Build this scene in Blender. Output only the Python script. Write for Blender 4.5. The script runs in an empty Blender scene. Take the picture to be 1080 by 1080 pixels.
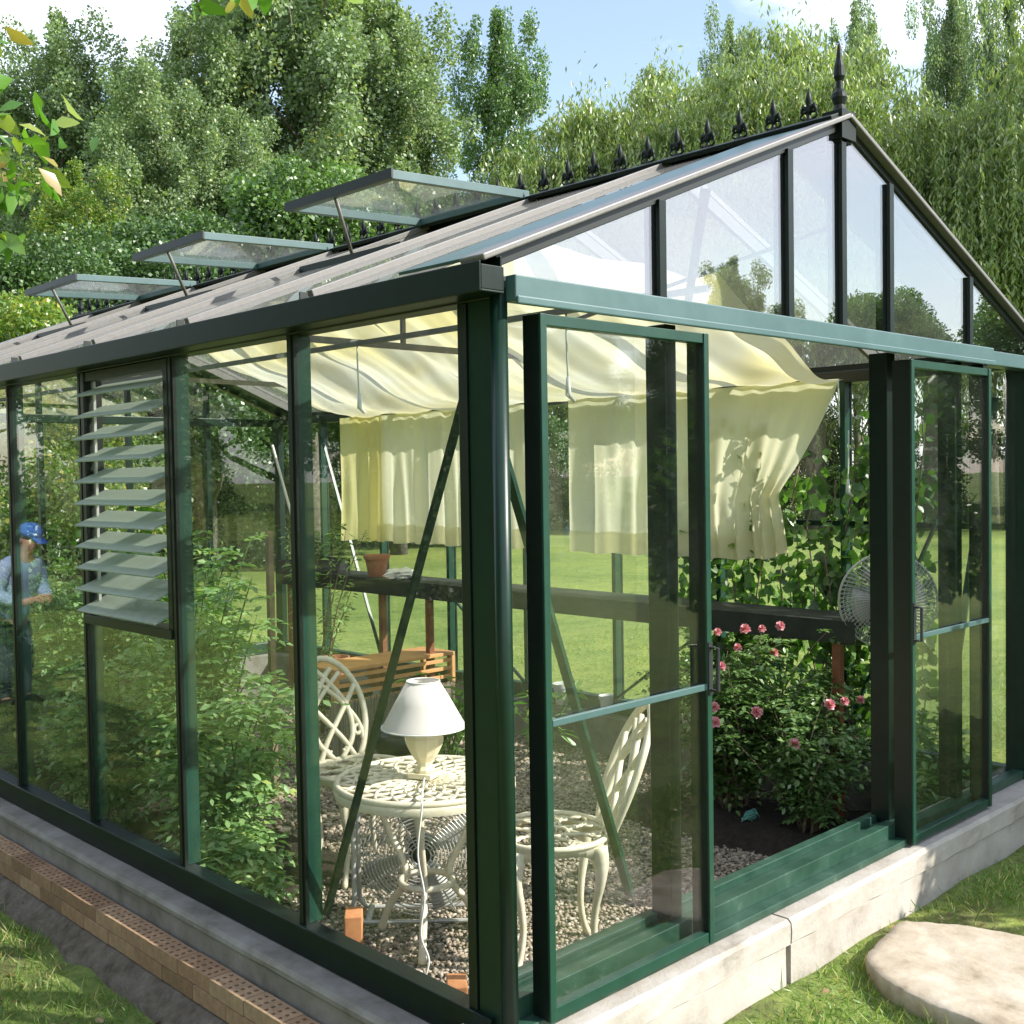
import bpy, bmesh, math, random
import numpy as np
from mathutils import Vector, Matrix
random.seed(7); rng = np.random.default_rng(11)
scene = bpy.context.scene
col = scene.collection
PI = math.pi

# ------------------------------------------------------------------ materials
def new_mat(name):
    m = bpy.data.materials.new(name); m.use_nodes = True
    nt = m.node_tree; nt.nodes.clear()
    out = nt.nodes.new('ShaderNodeOutputMaterial')
    return m, nt, out
def ramp(nt, fac, stops):
    r = nt.nodes.new('ShaderNodeValToRGB'); nt.links.new(fac, r.inputs[0])
    el = r.color_ramp.elements
    while len(el) < len(stops): el.new(0.5)
    for e, (p, c) in zip(el, stops): e.position = p; e.color = (*c, 1)
    return r.outputs[0]
def noise(nt, scale, detail=4, rough=.6, coord='Object', dist=0):
    tc = nt.nodes.new('ShaderNodeTexCoord'); n = nt.nodes.new('ShaderNodeTexNoise')
    n.inputs['Scale'].default_value = scale; n.inputs['Detail'].default_value = detail
    n.inputs['Roughness'].default_value = rough; n.inputs['Distortion'].default_value = dist
    nt.links.new(tc.outputs[coord], n.inputs['Vector'])
    return n.outputs['Fac']
def mixc(nt, f, a, b, mode='MIX'):
    m = nt.nodes.new('ShaderNodeMix'); m.data_type = 'RGBA'; m.blend_type = mode
    for s, v in ((m.inputs[0], f), (m.inputs[6], a), (m.inputs[7], b)):
        if hasattr(v, 'links'): nt.links.new(v, s)
        elif isinstance(v, (int, float)): s.default_value = v
        else: s.default_value = (*v, 1)
    return m.outputs[2]
def math_(nt, op, a, b=None, clamp=False):
    m = nt.nodes.new('ShaderNodeMath'); m.operation = op; m.use_clamp = clamp
    for s, v in ((m.inputs[0], a), (m.inputs[1], b)):
        if v is None: continue
        if hasattr(v, 'links'): nt.links.new(v, s)
        else: s.default_value = v
    return m.outputs[0]
def bump(nt, h, strength=.3, dist=.01):
    b = nt.nodes.new('ShaderNodeBump'); b.inputs['Strength'].default_value = strength
    b.inputs['Distance'].default_value = dist; nt.links.new(h, b.inputs['Height'])
    return b.outputs['Normal']
def pbr(name, stops, scale=8, rough=.6, metal=0, bumps=None, detail=5, coat=0, spec=.5, dist=0):
    m, nt, out = new_mat(name)
    p = nt.nodes.new('ShaderNodeBsdfPrincipled')
    f = noise(nt, scale, detail, .65, dist=dist)
    nt.links.new(ramp(nt, f, stops), p.inputs['Base Color'])
    p.inputs['Roughness'].default_value = rough; p.inputs['Metallic'].default_value = metal
    p.inputs['Coat Weight'].default_value = coat; p.inputs['Specular IOR Level'].default_value = spec
    if bumps: nt.links.new(bump(nt, noise(nt, bumps[0], 6, .7), bumps[1], bumps[2]), p.inputs['Normal'])
    nt.links.new(p.outputs[0], out.inputs[0])
    return m
LEAFK = 1.8
def leaf_mat(name, stops, trans=.45, rough=.45, gloss=.07):
    m, nt, out = new_mat(name)
    g = nt.nodes.new('ShaderNodeNewGeometry')
    c = ramp(nt, g.outputs['Random Per Island'], [(p, tuple(min(1, v * LEAFK) for v in cc_)) for p, cc_ in stops])
    n = noise(nt, .6, 2)
    c = mixc(nt, .55, c, ramp(nt, n, [(.3, (.45, .5, .45)), (.7, (1.3, 1.3, 1.15))]), 'MULTIPLY')
    d = nt.nodes.new('ShaderNodeBsdfDiffuse'); t = nt.nodes.new('ShaderNodeBsdfTranslucent')
    nt.links.new(c, d.inputs[0])
    c2 = mixc(nt, 1, c, (1.15, 1.25, .55), 'MULTIPLY'); nt.links.new(c2, t.inputs[0])
    mx = nt.nodes.new('ShaderNodeMixShader'); mx.inputs[0].default_value = trans
    nt.links.new(d.outputs[0], mx.inputs[1]); nt.links.new(t.outputs[0], mx.inputs[2])
    gl = nt.nodes.new('ShaderNodeBsdfGlossy'); gl.inputs['Roughness'].default_value = rough
    m2 = nt.nodes.new('ShaderNodeMixShader'); m2.inputs[0].default_value = gloss
    nt.links.new(mx.outputs[0], m2.inputs[1]); nt.links.new(gl.outputs[0], m2.inputs[2])
    nt.links.new(m2.outputs[0], out.inputs[0])
    return m
def island_mat(name, stops, rough=.8, scale=30, bumps=None):
    m, nt, out = new_mat(name)
    g = nt.nodes.new('ShaderNodeNewGeometry'); p = nt.nodes.new('ShaderNodeBsdfPrincipled')
    c = ramp(nt, g.outputs['Random Per Island'], stops)
    c = mixc(nt, .5, c, ramp(nt, noise(nt, scale, 5), [(.3, (.6, .6, .6)), (.7, (1.25, 1.25, 1.25))]), 'MULTIPLY')
    nt.links.new(c, p.inputs['Base Color']); p.inputs['Roughness'].default_value = rough
    if bumps: nt.links.new(bump(nt, noise(nt, bumps[0], 6, .7), bumps[1], bumps[2]), p.inputs['Normal'])
    nt.links.new(p.outputs[0], out.inputs[0]); return m
def object_mat(name, stops, rough=.85, scale=25, bumps=None):
    m, nt, out = new_mat(name)
    g = nt.nodes.new('ShaderNodeObjectInfo'); p = nt.nodes.new('ShaderNodeBsdfPrincipled')
    c = ramp(nt, g.outputs['Random'], stops)
    c = mixc(nt, .7, c, ramp(nt, noise(nt, scale, 6, .7), [(.3, (.55, .55, .55)), (.7, (1.25, 1.25, 1.2))]), 'MULTIPLY')
    nt.links.new(c, p.inputs['Base Color']); p.inputs['Roughness'].default_value = rough
    if bumps: nt.links.new(bump(nt, noise(nt, bumps[0], 6, .7), bumps[1], bumps[2]), p.inputs['Normal'])
    nt.links.new(p.outputs[0], out.inputs[0]); return m
def glass_mat(name, dust=.03, dustcol=(.55, .58, .52), tint=(.985, .993, .986), var=.04, scale=3, f0=.045, streak=False):
    # thin pane: transmits straight through, mirrors by Schlick's law, dusty film on top
    m, nt, out = new_mat(name)
    g = nt.nodes.new('ShaderNodeNewGeometry')
    dot = nt.nodes.new('ShaderNodeVectorMath'); dot.operation = 'DOT_PRODUCT'
    nt.links.new(g.outputs['Normal'], dot.inputs[0]); nt.links.new(g.outputs['Incoming'], dot.inputs[1])
    c = math_(nt, 'ABSOLUTE', dot.outputs['Value'])
    s = math_(nt, 'POWER', math_(nt, 'SUBTRACT', 1.0, c, True), 5)
    fr = math_(nt, 'ADD', math_(nt, 'MULTIPLY', s, 1 - f0), f0, True)
    tr = nt.nodes.new('ShaderNodeBsdfTransparent'); tr.inputs[0].default_value = (*tint, 1)
    gl = nt.nodes.new('ShaderNodeBsdfGlossy'); gl.inputs['Roughness'].default_value = 0.0
    nt.links.new(bump(nt, noise(nt, 2.5, 2), .02, .02), gl.inputs['Normal'])
    mx = nt.nodes.new('ShaderNodeMixShader'); nt.links.new(fr, mx.inputs[0])
    nt.links.new(tr.outputs[0], mx.inputs[1]); nt.links.new(gl.outputs[0], mx.inputs[2])
    df = nt.nodes.new('ShaderNodeBsdfDiffuse'); df.inputs[0].default_value = (*dustcol, 1)
    tl = nt.nodes.new('ShaderNodeBsdfTranslucent'); tl.inputs[0].default_value = (*dustcol, 1)
    dd = nt.nodes.new('ShaderNodeMixShader'); dd.inputs[0].default_value = .4
    nt.links.new(df.outputs[0], dd.inputs[1]); nt.links.new(tl.outputs[0], dd.inputs[2])
    n = noise(nt, scale, 6, .7)
    amt = math_(nt, 'ADD', math_(nt, 'MULTIPLY', math_(nt, 'SUBTRACT', n, .45, True), var * 5), dust)
    amt = math_(nt, 'DIVIDE', amt, math_(nt, 'ADD', c, .15), True)
    m2 = nt.nodes.new('ShaderNodeMixShader'); nt.links.new(amt, m2.inputs[0])
    nt.links.new(mx.outputs[0], m2.inputs[1]); nt.links.new(dd.outputs[0], m2.inputs[2])
    nt.links.new(m2.outputs[0], out.inputs[0]); return m
def cloth_mat(name, c1, c2, trans=.5):
    m, nt, out = new_mat(name)
    c = ramp(nt, noise(nt, 1.4, 3), [(.35, c1), (.65, c2)])
    d = nt.nodes.new('ShaderNodeBsdfDiffuse'); t = nt.nodes.new('ShaderNodeBsdfTranslucent')
    nt.links.new(c, d.inputs[0]); nt.links.new(c, t.inputs[0])
    w = bump(nt, noise(nt, 160, 2), .12, .002)
    nt.links.new(w, d.inputs['Normal'])
    mx = nt.nodes.new('ShaderNodeMixShader'); mx.inputs[0].default_value = trans
    nt.links.new(d.outputs[0], mx.inputs[1]); nt.links.new(t.outputs[0], mx.inputs[2])
    nt.links.new(mx.outputs[0], out.inputs[0]); return m

M = {}
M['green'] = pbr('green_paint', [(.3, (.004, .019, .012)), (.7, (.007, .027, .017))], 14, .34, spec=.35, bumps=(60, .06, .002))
M['mid'] = pbr('lit_green_profile', [(.3, (.007, .040, .026)), (.7, (.013, .056, .038))], 14, .34, spec=.5)  # frame green lightened to stand for its sunlit faces
M['deep'] = pbr('shade_darkened_green', [(.3, (.0025, .008, .006)), (.7, (.004, .013, .009))], 14, .38, spec=.3)  # same green darkened; left sill and gutter carry their shade in it
M['teal'] = pbr('chalky_teal_paint', [(.3, (.045, .098, .098)), (.7, (.065, .125, .126))], 10, .38, spec=.6, bumps=(60, .06, .002))
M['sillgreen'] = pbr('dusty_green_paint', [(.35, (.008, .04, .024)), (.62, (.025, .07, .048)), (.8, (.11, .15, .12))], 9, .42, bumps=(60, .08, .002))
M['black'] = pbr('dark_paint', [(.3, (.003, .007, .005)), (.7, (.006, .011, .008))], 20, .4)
M['lightgreen'] = pbr('pale_weathered_bar', [(.3, (.14, .135, .125)), (.7, (.18, .17, .165))], 60, .45)
M['castiron'] = pbr('black_cresting', [(.3, (.004, .008, .006)), (.7, (.008, .014, .010))], 30, .5, spec=.25)
M['glass'] = glass_mat('pane_glass', .0008, var=.004)
M['doorglass'] = glass_mat('door_glass', .001, var=.006, scale=2.2)
M['gableglass'] = glass_mat('gable_glass', .001, var=.004, scale=2, f0=.27)
M['roofglass'] = glass_mat('dusty_roof_glass', .05, (.50, .48, .45), (.95, .97, .95), .008, 9)
M['ventglass'] = glass_mat('vent_glass', .02, (.6, .62, .58), var=.03)
M['slatglass'] = glass_mat('frosted_slat_glass', .33, (.50, .56, .48), (.86, .94, .88), .10, 6)
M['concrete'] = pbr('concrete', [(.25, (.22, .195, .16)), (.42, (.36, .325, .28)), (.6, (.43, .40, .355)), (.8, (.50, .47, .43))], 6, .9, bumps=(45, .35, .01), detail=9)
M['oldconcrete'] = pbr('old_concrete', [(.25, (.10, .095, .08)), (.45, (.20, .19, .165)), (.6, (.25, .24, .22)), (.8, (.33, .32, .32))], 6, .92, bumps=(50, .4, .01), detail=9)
M['brick'] = object_mat('clay_brick', [(0, (.24, .145, .08)), (.35, (.33, .205, .12)), (.7, (.40, .27, .165)), (1, (.28, .155, .085))], .9, 30, (70, .3, .004))
M['orangebrick'] = pbr('orange_brick', [(.3, (.50, .20, .08)), (.7, (.62, .28, .12))], 30, .9, bumps=(80, .3, .004))
M['cream'] = pbr('cream_cast_metal', [(.3, (.62, .56, .40)), (.7, (.76, .71, .56))], 25, .42, bumps=(60, .1, .003))
M['ceramic'] = pbr('cream_ceramic', [(.3, (.70, .62, .42)), (.7, (.76, .69, .50))], 6, .22, coat=.4)
M['shade'] = cloth_mat('lamp_shade_fabric', (.80, .77, .74), (.84, .81, .78), .4)
M['white'] = pbr('white_plastic', [(.3, (.66, .66, .64)), (.7, (.76, .76, .74))], 20, .4)
M['greymetal'] = pbr('grey_wire', [(.3, (.42, .43, .42)), (.7, (.58, .58, .56))], 20, .35, metal=.3)
M['wood'] = pbr('orange_stained_wood', [(.3, (.56, .27, .10)), (.7, (.70, .38, .16))], 12, .5, bumps=(40, .2, .003))
M['brownwood'] = pbr('red_brown_wood', [(.3, (.16, .055, .025)), (.7, (.25, .095, .045))], 15, .6)
M['stake'] = pbr('weathered_stake', [(.3, (.20, .14, .09)), (.7, (.32, .24, .17))], 20, .8)
M['darkwood'] = pbr('dark_shelf', [(.3, (.012, .016, .012)), (.7, (.03, .034, .026))], 12, .7)
M['reed'] = island_mat('reed', [(0, (.16, .14, .11)), (.5, (.24, .21, .17)), (1, (.33, .29, .24))], .85, 40)
M['terracotta'] = pbr('terracotta', [(.3, (.36, .14, .08)), (.7, (.50, .22, .13))], 18, .85, bumps=(50, .2, .004))
M['darkpot'] = pbr('dark_glazed_pot', [(.3, (.03, .03, .02)), (.7, (.09, .085, .05))], 14, .3, coat=.5)
M['blackplastic'] = pbr('black_plastic', [(.3, (.015, .016, .02)), (.7, (.03, .032, .04))], 20, .4)
M['soil'] = pbr('soil', [(.3, (.018, .012, .008)), (.7, (.06, .042, .03))], 30, .95, bumps=(60, .9, .03))
M['bark'] = pbr('bark', [(.3, (.07, .06, .05)), (.7, (.22, .20, .17))], 9, .9, bumps=(20, .8, .05))
M['stem'] = pbr('green_stem', [(.3, (.06, .11, .03)), (.7, (.12, .17, .06))], 30, .7)
M['woodstem'] = pbr('woody_stem', [(.3, (.12, .09, .06)), (.7, (.24, .19, .13))], 40, .8)
M['canopy'] = cloth_mat('cream_shade_cloth', (.80, .70, .34), (.85, .82, .66), .6)  # yellow patches stand for light coming through shadowed folds
M['curtain'] = cloth_mat('cream_curtain', (.86, .83, .60), (.88, .86, .67), .5)
M['yellowcurtain'] = cloth_mat('yellow_curtain', (.84, .77, .36), (.86, .81, .46), .5)
M['stone'] = pbr('sandstone_slab', [(.3, (.24, .19, .13)), (.42, (.36, .30, .22)), (.55, (.43, .37, .29)), (.7, (.50, .45, .37))], 7, .9, bumps=(30, .4, .008), detail=14, dist=.25)
M['pebble'] = island_mat('gravel_stone', [(0, (.12, .095, .07)), (.25, (.30, .24, .18)), (.5, (.42, .35, .27)), (.75, (.22, .17, .13)), (1, (.60, .53, .45))], .75, 60)
M['petal'] = leaf_mat('rose_petal', [(0, (.42, .13, .17)), (.5, (.46, .19, .25)), (1, (.50, .28, .33))], .3)
M['cyan'] = pbr('teal_string', [(.3, (.15, .50, .42)), (.7, (.25, .60, .50))], 20, .6)
M['cord'] = pbr('white_cord', [(.3, (.68, .68, .66)), (.7, (.78, .78, .75))], 20, .5)
M['skin'] = pbr('skin', [(.3, (.50, .28, .20)), (.7, (.58, .34, .25))], 8, .5)
M['shirt'] = pbr('blue_shirt', [(.3, (.26, .38, .62)), (.7, (.38, .50, .74))], 5, .85, bumps=(12, .5, .03))
M['jeans'] = pbr('grey_blue_trousers', [(.3, (.07, .10, .13)), (.7, (.12, .16, .19))], 8, .9)
M['cap'] = pbr('blue_cap', [(.3, (.03, .12, .55)), (.7, (.05, .17, .65))], 10, .8)
M['shoe'] = pbr('dark_shoe', [(.3, (.02, .02, .02)), (.7, (.05, .045, .04))], 10, .6)
M['eye'] = pbr('eye_dark', [(.3, (.02, .02, .02)), (.7, (.04, .03, .03))], 10, .3)
# leaves
M['poplar'] = leaf_mat('poplar_leaf', [(0, (.075, .115, .055)), (.4, (.12, .17, .085)), (.8, (.17, .225, .125)), (.97, (.20, .25, .12)), (1, (.28, .24, .06))], .4, .45, .05)
M['oak'] = leaf_mat('broad_leaf', [(0, (.04, .085, .022)), (.5, (.07, .13, .036)), (1, (.115, .18, .055))], .35, .4, .07)
M['darkleaf'] = leaf_mat('dark_leaf', [(0, (.026, .056, .018)), (.5, (.045, .088, .028)), (1, (.075, .125, .042))], .3, .4, .06)
M['willow'] = leaf_mat('willow_leaf', [(0, (.10, .14, .045)), (.5, (.14, .19, .065)), (.9, (.19, .235, .09)), (1, (.26, .25, .07))], .42, .4, .06)
M['yellowleaf'] = leaf_mat('yellow_green_leaf', [(0, (.06, .12, .025)), (.6, (.11, .17, .035)), (.9, (.18, .20, .045)), (1, (.30, .24, .05))], .5, .4, .05)
M['branchleaf'] = leaf_mat('branch_leaf', [(0, (.05, .13, .015)), (.55, (.10, .21, .025)), (.85, (.22, .24, .04)), (1, (.28, .13, .06))], .5, .35, .08)
M['tomato'] = leaf_mat('tomato_leaf', [(0, (.08, .16, .055)), (.5, (.15, .255, .095)), (.9, (.24, .35, .16)), (1, (.26, .30, .08))], .38, .45, .06)
M['bushleaf'] = leaf_mat('bush_leaf', [(0, (.04, .09, .025)), (.5, (.08, .15, .045)), (1, (.16, .24, .09))], .3, .35, .10)
M['vineleaf'] = leaf_mat('vine_leaf', [(0, (.025, .075, .012)), (.5, (.05, .12, .02)), (1, (.10, .19, .04))], .45, .4, .07)
M['figleaf'] = leaf_mat('fig_leaf', [(0, (.05, .13, .02)), (.5, (.09, .19, .03)), (1, (.15, .27, .05))], .5, .4, .06)
M['grassblade'] = leaf_mat('grass_blade', [(0, (.06, .12, .02)), (.5, (.10, .17, .035)), (.8, (.18, .22, .07)), (1, (.34, .28, .14))], .4, .5, .04)

# ------------------------------------------------------------------ mesh helpers
class MB:
    def __init__(s): s.v = []; s.f = []
    def add(s, vs, fs):
        o = len(s.v); s.v += [tuple(v) for v in vs]; s.f += [tuple(i + o for i in f) for f in fs]; return s
    def box(s, x0, x1, y0, y1, z0, z1):
        vs = [(x, y, z) for z in (z0, z1) for y in (y0, y1) for x in (x0, x1)]
        return s.add(vs, [(0, 2, 3, 1), (4, 5, 7, 6), (0, 1, 5, 4), (2, 6, 7, 3), (0, 4, 6, 2), (1, 3, 7, 5)])
    def bar(s, a, b, w, h, up=(0, 0, 1)):
        # rectangular bar from a to b, w wide (sideways), h high (along up)
        a = Vector(a); b = Vector(b); d = (b - a).normalized(); u = Vector(up)
        sd = d.cross(u).normalized(); u2 = sd.cross(d).normalized()
        vs = [p + sd * (w / 2 * i) + u2 * (h / 2 * j) for p in (a, b) for i, j in ((-1, -1), (1, -1), (1, 1), (-1, 1))]
        return s.add(vs, [(0, 3, 2, 1), (4, 5, 6, 7), (0, 1, 5, 4), (1, 2, 6, 5), (2, 3, 7, 6), (3, 0, 4, 7)])
    def tube(s, pts, r, n=8, closed=False):
        pts = [Vector(p) for p in pts]; N = len(pts)
        rs = r if isinstance(r, (list, tuple)) else [r] * N
        o = len(s.v); prev = None; ref = Vector((0, 0, 1))
        for i, p in enumerate(pts):
            if closed: d = pts[(i + 1) % N] - pts[i - 1]
            else: d = pts[min(i + 1, N - 1)] - pts[max(i - 1, 0)]
            if d.length < 1e-9: d = Vector((0, 0, 1))
            d.normalize()
            if prev is None:
                a = d.cross(ref)
                if a.length < .1: a = d.cross(Vector((1, 0, 0)))
            else: a = prev - d * prev.dot(d)
            a.normalize(); prev = a; b = d.cross(a)
            for k in range(n):
                t = 2 * PI * k / n; s.v.append(tuple(p + (a * math.cos(t) + b * math.sin(t)) * rs[i]))
        m = N if closed else N - 1
        for i in range(m):
            j = (i + 1) % N
            for k in range(n):
                s.f.append((o + i * n + k, o + i * n + (k + 1) % n, o + j * n + (k + 1) % n, o + j * n + k))
        if not closed:
            s.f.append(tuple(o + k for k in range(n))[::-1]); s.f.append(tuple(o + (N - 1) * n + k for k in range(n)))
        return s
    def lathe(s, prof, c=(0, 0, 0), n=24, cap=True):
        o = len(s.v)
        for r, z in prof:
            for k in range(n):
                t = 2 * PI * k / n; s.v.append((c[0] + r * math.cos(t), c[1] + r * math.sin(t), c[2] + z))
        for i in range(len(prof) - 1):
            for k in range(n):
                s.f.append((o + i * n + k, o + i * n + (k + 1) % n, o + (i + 1) * n + (k + 1) % n, o + (i + 1) * n + k))
        if cap:
            s.f.append(tuple(o + k for k in range(n))[::-1]); s.f.append(tuple(o + (len(prof) - 1) * n + k for k in range(n)))
        return s
    def xf(s, mat, start=0):
        for i in range(start, len(s.v)): s.v[i] = tuple(mat @ Vector(s.v[i]))
        return s
    def build(s, name, mat, parent=None, smooth=False, bevel=0, loc=None):
        me = bpy.data.meshes.new(name); me.from_pydata(s.v, [], s.f); me.validate()
        me.materials.append(mat)
        if smooth: me.polygons.foreach_set('use_smooth', [True] * len(me.polygons))
        o = bpy.data.objects.new(name, me); col.objects.link(o)
        if parent: o.parent = parent
        if loc: o.location = loc
        if bevel:
            b = o.modifiers.new('bevel', 'BEVEL'); b.width = bevel; b.segments = 2; b.limit_method = 'ANGLE'
            b.harden_normals = False
        return o
def tag(o, label=None, cat=None, group=None, kind=None):
    if label: o['label'] = label
    if cat: o['category'] = cat
    if group: o['group'] = group
    if kind: o['kind'] = kind
    return o
def empty(name, loc=(0, 0, 0), rz=0, label=None, cat=None, group=None):
    o = bpy.data.objects.new(name, None); col.objects.link(o); o.location = loc; o.rotation_euler.z = rz
    o.empty_display_size = .1
    return tag(o, label, cat, group)
def copy_tree(o, parent=None):
    c = o.copy(); col.objects.link(c)
    if parent: c.parent = parent
    for ch in list(o.children): copy_tree(ch, c)
    return c
def bez(pts, n=24):
    # Catmull-Rom through points
    P = [Vector(p) for p in pts]; P = [2 * P[0] - P[1]] + P + [2 * P[-1] - P[-2]]; out = []
    seg = len(P) - 3; m = max(2, n // seg)
    for i in range(seg):
        a, b, c, d = P[i:i + 4]
        for k in range(m):
            t = k / m
            out.append(.5 * ((2 * b) + (c - a) * t + (2 * a - 5 * b + 4 * c - d) * t * t + (3 * b - a - 3 * c + d) * t ** 3))
    out.append(P[-2]); return out

def unit(a): return a / np.maximum(np.linalg.norm(a, axis=1, keepdims=True), 1e-9)
def leaves_mesh(name, pos, axis, nrm, L, Wd, fold=.0):
    """each leaf one island: a pointed quad, or (fold) two quads folded on the midrib"""
    N = len(pos); axis = unit(axis); side = unit(np.cross(axis, nrm)); up = np.cross(side, axis)
    L = np.broadcast_to(L, (N,))[:, None]; Wd = np.broadcast_to(Wd, (N,))[:, None]
    if fold:
        V = np.stack([pos, pos + axis * L * .42 + side * Wd * .5 + up * Wd * fold, pos + axis * L * .78 + side * Wd * .3 + up * Wd * fold * .5 - up * L * .05, pos + axis * L - up * L * .12,
                      pos + axis * L * .78 - side * Wd * .3 + up * Wd * fold * .5 - up * L * .05, pos + axis * L * .42 - side * Wd * .5 + up * Wd * fold, pos + axis * L * .45], 1)
        idx = np.array([[0, 1, 2, 6], [6, 2, 3, 4], [0, 6, 4, 5]]); k = 7
    else:
        V = np.stack([pos, pos + axis * L * .45 + side * Wd * .5, pos + axis * L, pos + axis * L * .45 - side * Wd * .5], 1)
        idx = np.array([[0, 1, 2, 3]]); k = 4
    V = V.reshape(-1, 3); F = (np.arange(N)[:, None, None] * k + idx[None]).reshape(-1)
    me = bpy.data.meshes.new(name); nf = N * len(idx)
    me.vertices.add(len(V)); me.vertices.foreach_set('co', V.astype(np.float32).ravel())
    me.loops.add(len(F)); me.loops.foreach_set('vertex_index', F.astype(np.int32))
    me.polygons.add(nf); me.polygons.foreach_set('loop_start', np.arange(nf, dtype=np.int32) * 4)
    me.polygons.foreach_set('loop_total', np.full(nf, 4, dtype=np.int32))
    me.update(calc_edges=True); return me
def mesh_obj(name, me, mat, parent=None):
    me.materials.clear(); me.materials.append(mat)
    o = bpy.data.objects.new(name, me); col.objects.link(o)
    if parent: o.parent = parent
    return o
def rdir(n): return unit(rng.normal(size=(n, 3)))

# ------------------------------------------------------------------ greenhouse dimensions
W = 1.6; L = 6.06; FL = -.23      # half width, length, floor
OFF = .141; SP = .74
posts_y = [OFF + SP * k for k in range(9)]           # side mullions (near edge)
EAV = 1.89; RZ = 2.53
def rz(x, z0=1.945): return z0 + .4 * (x if x < W else 2 * W - x)

gh = empty('greenhouse', (0, 0, 0), 0, 'dark green metal framed glass greenhouse with open roof vents, ridge cresting and sliding doors', 'greenhouse')
G, SG, BK = M['green'], M['sillgreen'], M['black']

# base sills: side walls, gables
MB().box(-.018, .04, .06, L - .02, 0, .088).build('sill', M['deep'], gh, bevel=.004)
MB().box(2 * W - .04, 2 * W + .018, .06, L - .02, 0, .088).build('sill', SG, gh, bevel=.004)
MB().box(.02, 2 * W - .02, L - .06, L, 0, .088).build('sill', SG, gh, bevel=.004)
b = MB()                                           # stepped threshold track under the doors
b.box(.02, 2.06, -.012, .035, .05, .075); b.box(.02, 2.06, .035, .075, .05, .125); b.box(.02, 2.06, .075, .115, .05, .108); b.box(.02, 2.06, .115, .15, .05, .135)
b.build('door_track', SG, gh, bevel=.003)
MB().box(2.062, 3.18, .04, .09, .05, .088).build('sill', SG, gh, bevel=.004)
# corner posts
def corner(x, y, sx, sy):
    o = MB().box(min(x, x + sx * .05), max(x, x + sx * .05), min(y + sy * .03, y + sy * .118), max(y + sy * .03, y + sy * .118), .0, 1.84).build('corner_post', G, gh, bevel=.003)
    MB().tube([(x + sx * .005, y + sy * .012, -.02), (x + sx * .005, y + sy * .012, 1.86)], .021, 14).build('corner_tube', G, gh, smooth=True)
corner(0, 0, 1, 1); corner(2 * W, 0, -1, 1); corner(0, L, 1, -1); corner(2 * W, L, -1, -1)
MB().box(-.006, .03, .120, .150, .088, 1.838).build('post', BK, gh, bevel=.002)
# side mullions; right wall too
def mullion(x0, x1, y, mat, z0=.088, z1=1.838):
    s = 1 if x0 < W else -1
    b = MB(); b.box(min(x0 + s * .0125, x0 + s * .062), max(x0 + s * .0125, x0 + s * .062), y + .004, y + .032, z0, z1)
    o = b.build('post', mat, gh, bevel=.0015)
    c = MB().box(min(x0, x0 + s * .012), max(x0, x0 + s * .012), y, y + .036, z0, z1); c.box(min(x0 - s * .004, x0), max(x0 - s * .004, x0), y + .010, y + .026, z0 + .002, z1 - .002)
    c.build('dark_front_bar', BK, o); return o  # near-black front bar: shade of the side wall put into the colour
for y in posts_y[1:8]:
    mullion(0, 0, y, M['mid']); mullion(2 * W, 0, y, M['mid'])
# glass panes in the side walls
for wall in (0, 1):
    for k in range(8):
        y0 = posts_y[k] + .02; y1 = posts_y[k + 1] + .016 if k < 7 else L - .1
        x = .014 if wall == 0 else 2 * W - .018
        z0, z1 = .085, 1.84
        if wall == 0 and k == 2: z1 = .87
        MB().box(x, x + .004, y0, y1, z0, z1).build('wall_pane', M['glass'], gh)
# eave beams + gutter (both sides)
def eave(s):
    X = lambda v: v if s > 0 else 2 * W - v
    def bx(b, x0, x1, *r): return b.box(min(X(x0), X(x1)), max(X(x0), X(x1)), *r)
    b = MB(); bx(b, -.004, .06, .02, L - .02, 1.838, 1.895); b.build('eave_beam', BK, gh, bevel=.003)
    b = MB(); bx(b, -.085, -.079, -.02, L + .02, 1.842, 1.912); bx(b, -.079, -.006, -.02, L + .02, 1.842, 1.848)
    bx(b, -.079, -.006, -.02, -.014, 1.848, 1.905); bx(b, -.079, -.006, L + .014, L + .02, 1.848, 1.905)
    bx(b, -.012, -.006, -.014, L + .014, 1.848, 1.93)
    b.build('gutter', M['deep'], gh, bevel=.002)
eave(1); eave(-1)
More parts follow.
